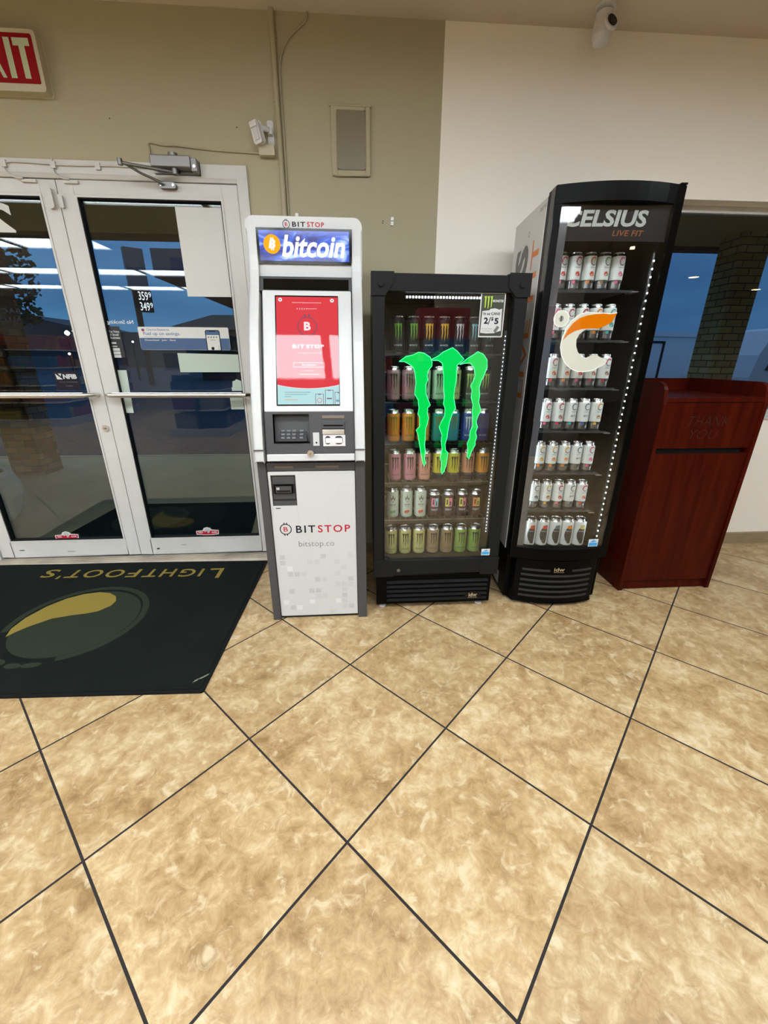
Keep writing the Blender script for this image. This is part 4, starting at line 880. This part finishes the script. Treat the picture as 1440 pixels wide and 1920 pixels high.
# ============================================================ SHORTER COOLER
mc = thing('drinks_cooler', 'shorter black glass-door drinks cooler with a glowing green claw sign', 'cooler', (.405, 2.16, 0))
C_ = lambda mb, n, bevel=0, par=None: world_part(mb, n, par or mc, bevel)
q = MB(); q.box(.088, .118, 1.935, 2.44, .19, 1.600, M['black']); q.box(.694, .722, 1.935, 2.44, .19, 1.600, M['black']); q.box(.118, .694, 1.935, 2.44, 1.560, 1.600, M['black']); q.box(.118, .694, 2.41, 2.44, .19, 1.56, M['black']); q.box(.118, .694, 1.935, 2.41, .19, .235, M['black']); q.box(.10, .71, 1.92, 2.43, .028, .19, M['black'])
C_(q, 'cabinet', .004)
q = MB(); q.box(.1182, .124, 1.945, 2.405, .236, 1.559, M['liner']); q.box(.688, .6938, 1.945, 2.405, .236, 1.559, M['liner']); q.box(.124, .688, 2.400, 2.4095, .236, 1.559, M['liner']); q.box(.124, .688, 1.945, 2.40, .236, .262, M['liner']); C_(q, 'liner')
fr = MB(); y0, y1 = 1.870, 1.930
fr.box(.076, .128, y0, y1, .215, 1.604, M['charcoal']); fr.box(.678, .732, y0, y1, .215, 1.604, M['charcoal']); fr.box(.128, .678, y0, y1, 1.540, 1.604, M['charcoal']); fr.box(.128, .678, y0, y1, .215, .300, M['charcoal'])
df = C_(fr, 'door_frame', .003)
q = MB().box(.126, .680, 1.884, 1.889, .298, 1.542, M['coolglass']); C_(q, 'door_glass', par=df)
caps = [[(.072, 1.609), (.163, 1.609), (.163, 1.575), (.128, 1.525), (.072, 1.525)], [(.736, 1.611), (.645, 1.611), (.645, 1.560), (.680, 1.525), (.736, 1.525)], [(.078, .210), (.175, .210), (.175, .285), (.150, .308), (.078, .308)], [(.733, .210), (.640, .210), (.640, .272), (.672, .308), (.733, .308)]]
for i, cp in enumerate(caps):
    q = MB(); q.prism(cp if i in (1, 2) else cp[::-1], y0-.006, y0+.03, M['charcoal'])
    if i < 2: q.lathe([(.012, y0-.012, M['charcoal']), (.013, y0-.006, M['charcoal'])], ((.112, .700)[i], 0, (1.565, 1.568)[i]), 18, 'y')
    C_(q, 'corner_cap', .0015, df)
q = MB().lathe([(.009, y0-.003, M['steel']), (.009, y0, M['steel'])], (.205, 0, .243), 16, 'y'); C_(q, 'door_lock', 0, df)
q = MB(); q.box(.074, .090, y0+.005, y0+.03, .75, 1.08, M['black']); C_(q, 'door_handle', .003, df)
q = MB(); q.box(.690, .722, 1.935, 1.965, 1.600, 1.612, M['black']); C_(q, 'hinge', .002)
# shelves with clear lips
for nm, z, *_ in rows[:-1]:
    q = MB()
    for k in range(19): q.tube([(.135+.030*k, 1.99, z-.004), (.135+.030*k, 2.39, z-.004)], .0018, M['shelf'], 5, False)
    q.tube([(.128, 1.988, z-.006), (.684, 1.988, z-.006)], .003, M['shelf'], 6); q.tube([(.128, 2.39, z-.006), (.684, 2.39, z-.006)], .003, M['shelf'], 6)
    sf = C_(q, 'shelf')
    q = MB().box(.130, .682, 1.980, 1.984, z-.022, z+.012, glass('lip_'+nm, (.8, .82, .82), 1.6)); C_(q, 'shelf_lip', 0, sf)
q = MB(); q.box(.215, .560, 1.925, 1.94, 1.520, 1.534, M['liner']); lb = C_(q, 'lamp_bar')
q = MB()
for k in range(25): q.box(.222+.0132*k, .229+.0132*k, 1.921, 1.925, 1.522, 1.530, M['ledwhite'])
C_(q, 'led', 0, lb)
for x, a, b in ((.676, .42, 1.40), (.130, .30, 1.36)):
    q = MB().box(x-.006, x+.006, 1.944, 1.958, a, b, M['liner']); lb = C_(q, 'side_lamp')
    q = MB()
    n = int((b-a)/.018)
    for k in range(n): q.box(x-.0015, x+.0015, 1.941, 1.944, a+.018*k, a+.018*k+.005, M['leddot'])
    C_(q, 'led', 0, lb)
    xx = .1265 if x < .4 else .6868; q = MB().box(xx-.001, xx+.001, 1.934, 1.941, a, b, M['ledstrip']); C_(q, 'lamp_tube', 0, lb)
# grille
g = MB(); g.box(.090, .712, 1.885, 1.925, .028, .205, M['black'])
C_(g, 'grille_panel', .004)
for k in range(5):
    z = .048+.027*k; q = MB(); q.prism([(1.885, z), (1.872, z+.003), (1.870, z+.012), (1.885, z+.017)], .145, .690, M['charcoal'], 'x'); C_(q, 'grille_slat', .001)
q = MB(); q.disc(.613, .080, .045, Y(1.8685), M['blackgloss'], 24, .55); bg = C_(q, 'maker_badge')
q = MB(); q.text('idw', .590, .636, .070, .094, M['silver'], Y(1.8678), .02); q.rect(.588, .638, .064, .066, Y(1.8678), M['silver']); C_(q, 'badge_lettering', 0, bg)
for x in (.125, .665): C_(MB().lathe([(.020, 0, M['whiteplastic']), (.020, .008, M['whiteplastic']), (.008, .010, M['steel']), (.008, .03, M['steel'])], (x, 1.92, 0), 16), 'foot')
for x in (.125, .665): C_(MB().lathe([(.020, 0, M['whiteplastic']), (.020, .008, M['whiteplastic']), (.008, .010, M['steel']), (.008, .03, M['steel'])], (x, 2.38, 0), 16), 'foot')
# green claw sign
CLAW = [[(.193,1.269),(.223,1.29),(.254,1.296),(.278,1.308),(.302,1.304),(.33,1.288),(.34,1.267),(.34,1.251),(.323,1.23),(.32,1.209),(.324,1.192),(.314,1.17),(.318,1.131),(.329,1.105),(.34,1.082),(.328,1.069),(.328,1.042),(.334,1.024),(.329,.996),(.322,.973),(.322,.931),(.321,.898),(.325,.869),(.323,.835),(.329,.81),(.322,.796),(.316,.811),(.308,.845),(.294,.912),(.288,.945),(.278,.969),(.294,.985),(.292,1.029),(.284,1.042),(.288,1.069),(.283,1.105),(.266,1.131),(.267,1.148),(.271,1.179),(.264,1.225),(.255,1.246),(.233,1.261),(.215,1.269)],
[(.335,1.278),(.365,1.292),(.387,1.309),(.404,1.317),(.427,1.327),(.449,1.313),(.468,1.293),(.482,1.28),(.47,1.268),(.453,1.255),(.452,1.234),(.453,1.187),(.448,1.153),(.446,1.118),(.458,1.069),(.444,1.041),(.434,1.005),(.429,.968),(.427,.935),(.419,.902),(.423,.873),(.436,.858),(.433,.829),(.43,.799),(.422,.769),(.412,.754),(.406,.775),(.407,.809),(.399,.834),(.406,.878),(.399,.916),(.402,.945),(.386,.982),(.394,1.005),(.409,1.033),(.409,1.069),(.4,1.087),(.404,1.122),(.398,1.148),(.394,1.213),(.385,1.263),(.366,1.274),(.344,1.274)],
[(.464,1.257),(.5,1.285),(.522,1.297),(.541,1.311),(.566,1.301),(.587,1.277),(.59,1.247),(.581,1.218),(.568,1.187),(.561,1.157),(.567,1.126),(.564,1.095),(.578,1.059),(.565,1.027),(.56,1.004),(.569,.981),(.562,.957),(.569,.934),(.563,.91),(.565,.896),(.552,.872),(.544,.847),(.54,.828),(.53,.838),(.532,.872),(.525,.901),(.535,.929),(.535,.962),(.545,.986),(.542,1.027),(.537,1.055),(.539,1.082),(.527,1.117),(.529,1.148),(.521,1.166),(.529,1.183),(.538,1.209),(.531,1.243),(.511,1.264),(.484,1.262)]]
gs = MB().box(.20, .60, 1.8990, 1.9000, .75, 1.30, glass('sign_backplate', (.97, .99, .97), .3))
sg = C_(gs, 'sign_plate', 0, df)
for cl in CLAW:
    q = MB(); q.prism(cl[::-1], 1.893, 1.899, M['green']); C_(q, 'claw_mark', 0, df)
    q = MB(); q.tube([(a, 1.8925, b) for a, b in cl]+[(cl[0][0], 1.8925, cl[0][1])], .0014, M['greenedge'], 5, False); C_(q, 'claw_outline', 0, df)
# sticker and price tag on the door
q = MB().box(.638, .683, 1.8690, 1.8695, .318, .355, M['paper']); q.add([], [], M['paper']); es_ = C_(q, 'energy_sticker', 0, df)
q = MB(); q.rect(.641, .680, .322, .338, Y(1.8687), mat('sticker_blue', (.03, .30, .62), .4)); q.add([(.644, 1.8683, .342), (.662, 1.8683, .350), (.678, 1.8683, .345), (.660, 1.8683, .340)], [(0, 1, 2, 3)], mat('sticker_blue2', (.03, .30, .62), .4)); C_(q, 'sticker_print', 0, df)
pt_ = thing('price_tag', 'black and white price card reading 16 oz cans 2/$5 on the shorter cooler door', 'price tag', (.587, 1.8815, 1.455))
q = MB(); q.prism(rrect(-.0545, .0525, -.086, .087, .006), -.0012, 0, M['white']).build('card', pt_)
q = MB(); q.prism(rrect(-.050, .048, -.081, .082, .004), -.0016, -.0012, mat('card_black', (.03, .035, .02), .5)); q.build('black_print', pt_)
q = MB(); q.add([(-.046, -.0020, -.068), (-.02, -.0020, -.071), (.012, -.0020, -.070), (.036, -.0020, -.062), (.044, -.0020, -.060), (.041, -.0020, .026), (.030, -.0020, .022), (.012, -.0020, .027), (-.010, -.0020, .025), (-.012, -.0020, .020), (-.044, -.0020, .016)], [tuple(range(11))], M['white']); q.build('white_print', pt_)
F = Y(-.0026); q = MB(); q.text('16 oz CANS', -.040, .034, .001, .012, M['blacktext'], F, .02); q.text('2', -.034, -.016, -.033, -.008, M['blacktext'], F, .04); q.text('/', -.016, -.004, -.036, -.007, M['blacktext'], F, .01); q.text('$', -.003, .007, -.022, -.006, M['blacktext'], F, .03); q.text('5', .012, .030, -.034, -.010, M['blacktext'], F, .04)
q.text('PLUS TAX', -.040, .005, -.055, -.050, M['greytext'], F); q.text('MUST BUY 2', -.040, .005, -.064, -.059, M['greytext'], F); q.text('MONSTER', -.002, .045, .050, .060, M['white'], F, .03); q.build('lettering', pt_)
q = MB()
gm_ = mat('claw_print', (.42, .60, .03), .5)
for k in range(3):
    x = -.034+.013*k; q.add([(x-.006, -.0026, .071), (x+.004, -.0026, .073), (x+.003, -.0026, .055), (x+.002, -.0026, .030+.004*(k == 2)), (x-.001, -.0026, .024+.004*(k != 1)), (x-.002, -.0026, .050), (x-.002, -.0026, .066)], [tuple(range(7))], gm_)
q.build('claw_print', pt_)
q = MB(); q.add([(.010, -.0026, -.062), (.022, -.0026, -.068), (.036, -.0026, -.046), (.026, -.0026, -.040)], [(0, 1, 2, 3)], M['greytext']); q.build('can_picture', pt_)

# ============================================================ TALLER COOLER (curved front), authored in its own frame
tc_ = thing('drinks_cooler', 'taller black curved-glass drinks cooler with a lit C logo and white side panels', 'cooler', (1.065, 1.840, 0), -.06)
HW = .258
AR = lambda x: .05*(x/HW)**2
AG = lambda x: .028+.014*(x/HW)**2
def glslab(x0, x1, o0, o1, z0, z1, m, n=12):
    xs = [x0+(x1-x0)*k/n for k in range(n+1)]
    return MB().prism([(x, AG(x)+o0) for x in xs]+[(x, AG(x)+o1) for x in xs[::-1]], z0, z1, m, 'z')
def T_(mb, n, bevel=0, par=None): return mb.build(n, par or tc_, bevel=bevel)
def arcslab(x0, x1, o0, o1, z0, z1, m, n=12, mb=None):
    q = mb or MB(); xs = [x0+(x1-x0)*k/n for k in range(n+1)]
    return q.prism([(x, AR(x)+o0) for x in xs]+[(x, AR(x)+o1) for x in xs[::-1]], z0, z1, m, 'z')
q = MB(); q.box(-HW, -.232, .095, .555, .02, 1.915, M['black']); q.box(.232, HW, .095, .555, .02, 1.915, M['black']); q.box(-.232, .232, .095, .555, 1.875, 1.915, M['black']); q.box(-.232, .232, .525, .555, .02, 1.875, M['black']); q.box(-.232, .232, .095, .525, .02, .29, M['black'])
T_(q, 'cabinet', .003)
q = MB(); q.box(-.2318, -.226, .10, .52, .291, 1.874, M['liner']); q.box(.226, .2318, .10, .52, .291, 1.874, M['liner']); q.box(-.226, .226, .515, .5245, .291, 1.874, M['liner']); q.box(-.226, .226, .10, .515, .2905, .300, M['liner']); T_(q, 'liner')
M['sidewhite'] = mat('white_side_panel', (.66, .64, .61), .45)
for sx_ in (-1, 1):
    q = MB(); a, b = sorted((sx_*HW, sx_*(HW+.003))); q.box(a, b, .135, .553, .30, 1.912, M['sidewhite']); sd = T_(q, 'side_panel')
    if sx_ < 0:
        f = lambda u, v, d=0: (-HW-.0036, v, u)
        q = MB(); q.text('CELSIUS', .90, 1.79, .305, .49, M['greytext'], f, .05); T_(q, 'side_lettering', 0, sd)
        q = MB(); q.text('LIVE FIT', 1.10, 1.785, .165, .255, M['orange'], f, .01); T_(q, 'side_slogan', 0, sd)
        q = MB(); q.ring(1.825, .325, .008, .011, f, M['greytext'], seg=14); T_(q, 'trade_mark', 0, sd)
        q = MB(); q.text('ENERGY INSIDE', 1.80, 1.90, .150, .165, M['greytext'], lambda u, v, d=0: (-HW-.0036, .21-(u-1.80)*.9, 1.885+(v-.157)), .0); T_(q, 'side_note', 0, sd)
# door
dm = MB(); arcslab(-HW, HW, -.002, .045, 1.862, 1.925, M['black'], mb=dm); arcslab(-HW, HW, -.002, .045, .288, .352, M['black'], mb=dm); arcslab(-HW, -.232, 0, .045, .352, 1.862, M['black'], 2, dm); arcslab(.218, HW, 0, .045, .352, 1.862, M['black'], 3, dm)
dr2 = T_(dm, 'door_frame', .003)
q = glslab(-.232, .218, .0, .004, .352, 1.862, M['coolglass'], 24); o = T_(q, 'door_glass', 0, dr2)
q = MB(); q.box(-HW, HW, .098, .130, 1.875, 1.925, M['black']); q.box(-HW-.002, -HW+.03, .05, .098, .29, 1.922, M['blackgloss']); q.box(HW-.03, HW+.002, .05, .098, .29, 1.922, M['blackgloss']); T_(q, 'door_gasket', .002)
q = MB(); q.box(.225, .252, .035, .07, 1.925, 1.932, M['black']); T_(q, 'hinge', .002)
q = glslab(-.230, -.200, .0045, .006, .36, 1.855, mat('grey_glass_edge', (.10, .10, .11), .15), 2); T_(q, 'glass_border', 0, dr2)
# header sign inside the glass
hd = mat('header_print', (.012, .010, .013), .5, spec=.2)
q = glslab(-.225, .215, .012, .016, 1.735, 1.862, hd, 20); hs = T_(q, 'header_sign', 0, dr2)
AF = lambda o: (lambda u, v, d=0: (u, AG(u)+o-d, v))
hl = mat('header_letters', (.42, .44, .41), .5, emit=(.7, .75, .7), es=.10)
q = MB(); q.text('CELSIUS', -.212, .122, 1.784, 1.842, hl, AF(.0105), .035, .12); T_(q, 'header_lettering', 0, dr2)
q = MB(); q.text('LIVE FIT', -.012, .116, 1.752, 1.772, mat('slogan_print', (.45, .14, .03), .5), AF(.0105), .0, .15); T_(q, 'header_slogan', 0, dr2)
# shelves and LED strips
CZS = [1.572, 1.368, 1.157, .952, .738, .533]
for z in CZS:
    q = MB(); q.box(-.224, .150, .125, .50, z-.010, z-.006, M['dgrey']); q.box(-.224, .165, .118, .124, z-.014, z-.004, M['acrylic']); q.box(.150, .178, .10, .16, z-.014, z-.010, M['silver'])
    sf = T_(q, 'shelf')
q = MB().box(-.224, .20, .12, .50, .300, .306, M['dgrey']); T_(q, 'shelf')
q = MB(); q.tube([(.190, .062, .36), (.190, .062, 1.70)], .008, glass('lamp_sleeve', (.9, .95, .95), 1.5), 10); ls = T_(q, 'lamp_sleeve')
q = MB()
for k in range(44): q.box(.187, .191, .050, .054, .375+.030*k, .375+.030*k+.006, M['ledwhite'])
T_(q, 'led', 0, ls)
q = MB(); q.box(.2185, .2250, .112, .116, .36, 1.72, M['ledstrip']); T_(q, 'side_lamp', .0)  # added beside the LED sleeve to brighten the cans, kept out of view
q = MB(); q.box(.208, .226, .100, .104, .36, 1.72, M['black']); T_(q, 'lamp_shield')  # added plate that hides the lamp behind it from the camera
q = MB(); q.box(-.2255, -.2215, .112, .120, .36, 1.72, M['ledstrip']); T_(q, 'side_lamp', .0)  # added lamp, unseen behind the left stile, brightens the cans
# C logo and degree ring on the glass
CO = [(1.136,1.471),(1.108,1.466),(1.078,1.469),(1.039,1.47),(1.004,1.472),(.972,1.461),(.943,1.438),(.924,1.405),(.914,1.366),(.912,1.331),(.923,1.295),(.944,1.264),(.973,1.241),(1.005,1.229),(1.041,1.229),(1.075,1.236),(1.098,1.248),(1.119,1.26),(1.13,1.273),(1.114,1.282),(1.089,1.295),(1.075,1.3),(1.058,1.298),(1.035,1.287),(1.014,1.293),(.993,1.311),(.981,1.336),(.978,1.362),(.987,1.384),(1.008,1.402),(1.031,1.408),(1.066,1.407),(1.098,1.42),(1.12,1.433)]
OO = [(1.136,1.468),(1.108,1.464),(1.078,1.467),(1.04,1.464),(1.007,1.459),(.975,1.448),(.95,1.427),(.932,1.401),(.918,1.36),(.936,1.38),(.965,1.397),(.997,1.406),(1.031,1.408),(1.066,1.407),(1.098,1.42),(1.12,1.433)]
def curved(pts, o0, o1, m):
    pts = pts[::-1]; q = MB(); n = len(pts); loc = [(a-1.067, b) for a, b in pts]
    # a straight acrylic plate set just inside the apex of the bowed glass
    v = [(a, o0, b) for a, b in loc]+[(a, o1, b) for a, b in loc]
    return q.add(v, [tuple(range(n)), tuple(range(2*n-1, n-1, -1))]+[(i, n+i, n+(i+1) % n, (i+1) % n) for i in range(n)], m)
lg = T_(curved(CO, .040, .0465, M['clogo']), 'c_logo', 0, dr2)
T_(curved(OO, .0392, .040, M['corange']), 'orange_swoosh', 0, dr2)
q = MB(); q.tube([(a-1.067, .040, b) for a, b in CO[:20]], .0016, M['cedge'], 5, False); T_(q, 'logo_edge', 0, dr2)
q = MB(); q.ring(-.170, 1.446, .0115, .0325, lambda u, v, d=0: (u, .040, v), M['clogo'], seg=28); T_(q, 'degree_ring', 0, dr2)
q = MB(); q.ring(-.170, 1.446, .031, .0335, lambda u, v, d=0: (u, .0392, v), M['cedge'], seg=28); T_(q, 'degree_edge', 0, dr2)
q = MB(); q.rect(.140, .192, .356, .398, AF(-.0005), M['paper']); T_(q, 'energy_sticker', 0, dr2)
q = MB(); q.rect(.143, .189, .360, .378, AF(-.0010), mat('sticker_blue3', (.03, .30, .62), .4)); q.add([AF(-.0015)(*p) for p in ((.146, .384), (.166, .394), (.186, .386), (.166, .380))], [(0, 1, 2, 3)], mat('sticker_blue4', (.03, .30, .62), .4)); T_(q, 'sticker_print', 0, dr2)
# grille base with rounded sides
gr = MB(); HB = .243
def gout(o): return [(x, .052*(x/HB)**2+.012+o+(.05 if abs(x) > HB-.001 else (.014 if abs(x) > HB-.02 else 0))) for x in [HB*(-1+k/10) for k in range(21)]]
gr.prism(gout(0)+[(HB, .16), (-HB, .16)], .018, .278, M['black'], 'z'); gp = T_(gr, 'grille_panel', .004)
for k in range(6):
    z = .222-.032*k
    for (a, b) in (((-.185, -.045), (.075, .190)) if k == 0 else ((-.19, .19),)):
        xs = [a+(b-a)*i/10 for i in range(11)]; q = MB()
        q.prism([(x, .052*(x/HB)**2+.0105) for x in xs]+[(x, .052*(x/HB)**2+.02) for x in xs[::-1]], z-.009, z+.004, M['dark'], 'z'); T_(q, 'grille_slot', 0, gp)
q = MB(); q.text('idw', -.026, .030, .218, .240, M['silver'], lambda u, v, d=0: (u, .010, v), .02); q.rect(-.026, .030, .211, .213, lambda u, v, d=0: (u, .010, v), M['silver']); T_(q, 'maker_badge', 0, gp)
for x, y in ((-.2, .09), (.2, .09), (-.2, .48), (.2, .48)): T_(MB().lathe([(.018, 0, M['steel']), (.018, .006, M['steel']), (.01, .02, M['steel'])], (x, y, 0), 14), 'foot')
q = MB(); q.rect(.20, .30, .035, .115, lambda u, v, d=0: (-HW-.0006, u, v), M['paper']); T_(q, 'rating_label')

# ---- slim cans
WH = mat('slim_can_white', (.72, .74, .70), .35, .15); SV = mat('slim_can_silver', (.30, .30, .30), .25, .9); DKB = mat('slim_can_dark', (.03, .025, .025), .4)
cc = {n: mat('slim_'+n, c, .4) for n, c in {'crimson': (.45, .03, .06), 'red': (.60, .06, .03), 'pink': (.70, .12, .22), 'orange': (.72, .22, .03), 'amber': (.70, .38, .05), 'teal': (.05, .35, .33), 'blue': (.05, .14, .35), 'slate': (.12, .16, .18), 'green': (.16, .36, .12), 'brown': (.28, .16, .06), 'gold': (.55, .45, .10)}.items()}
sproto = {}
def slim_can(arc, fruit, block):
    root = thing('slim_drink_can', '', 'can'); r = .0287; h = .153; f = wrap(r)
    can_body(MB(), r, h, [(0, SV), (.0405, DKB), (.0445, WH)], seg=26).build('body', root)
    q = MB(); q.ring(.002, .116, .0095, .0145, f, cc[arc], math.radians(35), math.radians(200), 14, 1.2); q.ring(.002, .116, .0105, .0140, f, M['greytext'], math.radians(200), math.radians(320), 10, 1.2); q.build('c_emblem', root)
    q = MB(); q.text('CELSIUS', -.013, .014, .090, .0945, M['greytext'], f, .02, res=1)
    if fruit == 'arctic': q.text('ARCTIC', -.014, .015, .068, .078, M['greytext'], f, .04, .3, res=1)
    q.build('lettering', root)
    if fruit != 'arctic': q = MB(); q.disc(.000, .068, .0095, wrap(r, .0007), cc[fruit], 12); q.disc(.007, .064, .006, wrap(r, .0009), cc[arc], 10); q.build('fruit_picture', root)
    q = MB(); q.rect(-.020, -.006, .030, .0415, f, cc[block], 3); q.rect(-.005, .016, .031, .040, wrap(r, .0005), DKB, 4); q.rect(.002, .006, .014, .021, f, M['greytext']); q.build('nutrition_band', root)
    return root
def big_can(arc):
    root = thing('sports_drink_can', '', 'can'); r = .0325; h = .160; f = wrap(r)
    can_body(MB(), r, h, [(0, WH)], seg=28).build('body', root)
    q = MB(); n = 12; m_ = 7; g_ = []
    for k in range(n+1):
        t_ = k/n; a_ = .006-.022*math.sin(PI*t_)**.8; b_3 = .020+.004*math.sin(PI*t_)
        g_ += [f(a_+(b_3-a_)*i_/m_, .018+.108*t_) for i_ in range(m_+1)]
    q.add(g_, [(k*(m_+1)+i_, k*(m_+1)+i_+1, (k+1)*(m_+1)+i_+1, (k+1)*(m_+1)+i_) for k in range(n) for i_ in range(m_)], DKB); q.build('dark_swirl', root)
    q = MB(); q.rect(-.004, .020, .104, .124, wrap(r, .0008), cc[arc], 5); q.build('flavour_band', root)
    q = MB(); q.text('ESSENTIALS', -.014, .016, .088, .094, M['lgrey'], wrap(r, .0011), .02, res=1); q.ring(-.004, .030, .003, .0045, wrap(r, .0011), M['lgrey'], seg=10); q.build('lettering', root)
    return root
FL = {('crimson', 'red', 'pink'): 'white can with crimson arc and red fruit', ('crimson', 'arctic', 'pink'): 'white can with crimson arc and lettering', ('pink', 'pink', 'pink'): 'white can with pink arc and pink fruit', ('green', 'red', 'brown'): 'white can with green arc and red fruit',
      ('orange', 'red', 'orange'): 'white can with orange arc and red fruit', ('teal', 'teal', 'teal'): 'white can with teal arc', ('crimson', 'orange', 'red'): 'white can with crimson arc and orange fruit', ('crimson', 'brown', 'crimson'): 'white can with crimson arc and brown fruit', ('slate', 'arctic', 'teal'): 'white can with slate arc and teal block',
      ('slate', 'arctic', 'blue'): 'white can with slate arc and blue block', ('amber', 'amber', 'orange'): 'white can with amber arc and amber fruit', ('amber', 'orange', 'orange'): 'white can with amber arc and orange fruit', ('slate', 'arctic', 'slate'): 'white can with slate arc and slate block', ('amber', 'brown', 'amber'): 'white can with amber arc and brown fruit', ('slate', 'slate', 'slate'): 'white can with slate arc and round mark'}
A_ = ('crimson', 'red', 'pink'); B_ = ('green', 'red', 'brown'); C2 = ('pink', 'pink', 'pink'); D_ = ('orange', 'red', 'orange'); E_ = ('teal', 'teal', 'teal'); F_ = ('crimson', 'orange', 'red'); G_ = ('crimson', 'brown', 'crimson'); H_ = ('slate', 'arctic', 'teal'); I_ = ('slate', 'arctic', 'blue'); J_ = ('amber', 'amber', 'orange'); K_ = ('amber', 'orange', 'orange'); L2 = ('slate', 'arctic', 'slate'); N_ = ('amber', 'brown', 'amber'); O2 = ('slate', 'slate', 'slate')
crow = [('top', 1.572, -.156, [A_, A_, D_, B_, C2]), ('second', 1.368, -.154, [C2, A_, A_, D_, E_]), ('third', 1.157, -.1965, [A_, F_, D_, A_, G_, G_]), ('fourth', .952, -.1965, [A_, A_, G_, H_, I_, N_]), ('fifth', .738, -.1965, [A_, J_, K_, K_, L2, C2]), ('sixth', .533, -.1965, [I_, O2, N_, A_, L2, F_])]
for nm, z, x0, fs in crow:
    for i, fl_ in enumerate(fs):
        if fl_ not in sproto: sproto[fl_] = slim_can(*fl_); o = sproto[fl_]
        else: o = copy_tree(sproto[fl_])
        lx, ly = x0+.0632*i, .165; a = -.06
        o.location = (1.065+lx*math.cos(a)-ly*math.sin(a), 1.840+lx*math.sin(a)+ly*math.cos(a), z-.0055); o.rotation_euler = (0, 0, .12)
        o['label'] = '%s, %s from left, %s shelf, taller cooler' % (FL[fl_], ORDC[i], nm); o['group'] = 'slim cans in the taller cooler'
bproto = {}
for i, (c_, wd) in enumerate((('red', 'white can with red band'), ('red', 'white can with red band'), ('red', 'white can with red band'), ('slate', 'white can with slate band'), ('orange', 'white can with orange band'), ('gold', 'white can with gold band'))):
    if c_ not in bproto: bproto[c_] = big_can(c_); o = bproto[c_]
    else: o = copy_tree(bproto[c_])
    lx, ly = -.192+.0685*i, .170; a = -.06
    o.location = (1.065+lx*math.cos(a)-ly*math.sin(a), 1.840+lx*math.sin(a)+ly*math.cos(a), .3065); o.rotation_euler = (0, 0, -.25)
    o['label'] = '%s and dark swirl, %s from left, bottom shelf, taller cooler' % (wd, ORDC[i]); o['group'] = 'larger cans on the bottom shelf of the taller cooler'

# ============================================================ WASTE CABINET
wc = thing('waste_receptacle', 'cherry red waste cabinet lettered THANK YOU under the window', 'waste bin', (1.805, 2.25, 0))
R_ = lambda mb, n, bevel=0, par=None: world_part(mb, n, par or wc, bevel)
sidep = [(1.978, .006), (2.525, .006), (2.525, 1.176), (2.040, 1.176)]+[(2.040-.050*math.sin(k*PI/10), 1.126+.050*math.cos(k*PI/10)) for k in range(1, 6)]+[(1.985, 1.10), (1.978, 1.07)]
for x in (1.524, 2.062):
    R_(MB().prism(sidep, x, x+.020, M['wood'], 'x'), 'side_panel', .0015)
R_(MB().box(1.544, 2.062, 2.500, 2.520, .05, 1.176, M['wood']), 'back_panel', .001)
R_(MB().box(1.544, 2.062, 1.984, 2.500, 1.082, 1.104, M['wood']), 'top_shelf', .001)
R_(MB().box(1.544, 2.062, 1.988, 2.006, .848, 1.080, M['wood']), 'flap', .001)
R_(MB().box(1.546, 2.060, 2.03, 2.05, .70, 1.0, M['dark']), 'chute')
dd = R_(MB().box(1.548, 2.058, 1.984, 2.002, .066, .820, M['wood']), 'door', .001)
R_(MB().box(1.544, 2.062, 1.998, 2.014, .006, .062, M['wood']), 'kick_board')
eng = mat('engraved_letters', (.030, .012, .008), .35)
q = MB(); q.text('THANK', 1.690, 1.912, .965, 1.012, eng, Y(1.9873), -.022, .25, res=2); q.text('YOU', 1.715, 1.865, .897, .945, eng, Y(1.9873), -.022, .25, res=2); R_(q, 'engraved_lettering')
for x, y in ((1.60, 2.05), (2.0, 2.05), (1.60, 2.45), (2.0, 2.45)): R_(MB().lathe([(.012, 0, M['steel']), (.012, .008, M['steel'])], (x, y, 0), 12), 'foot')
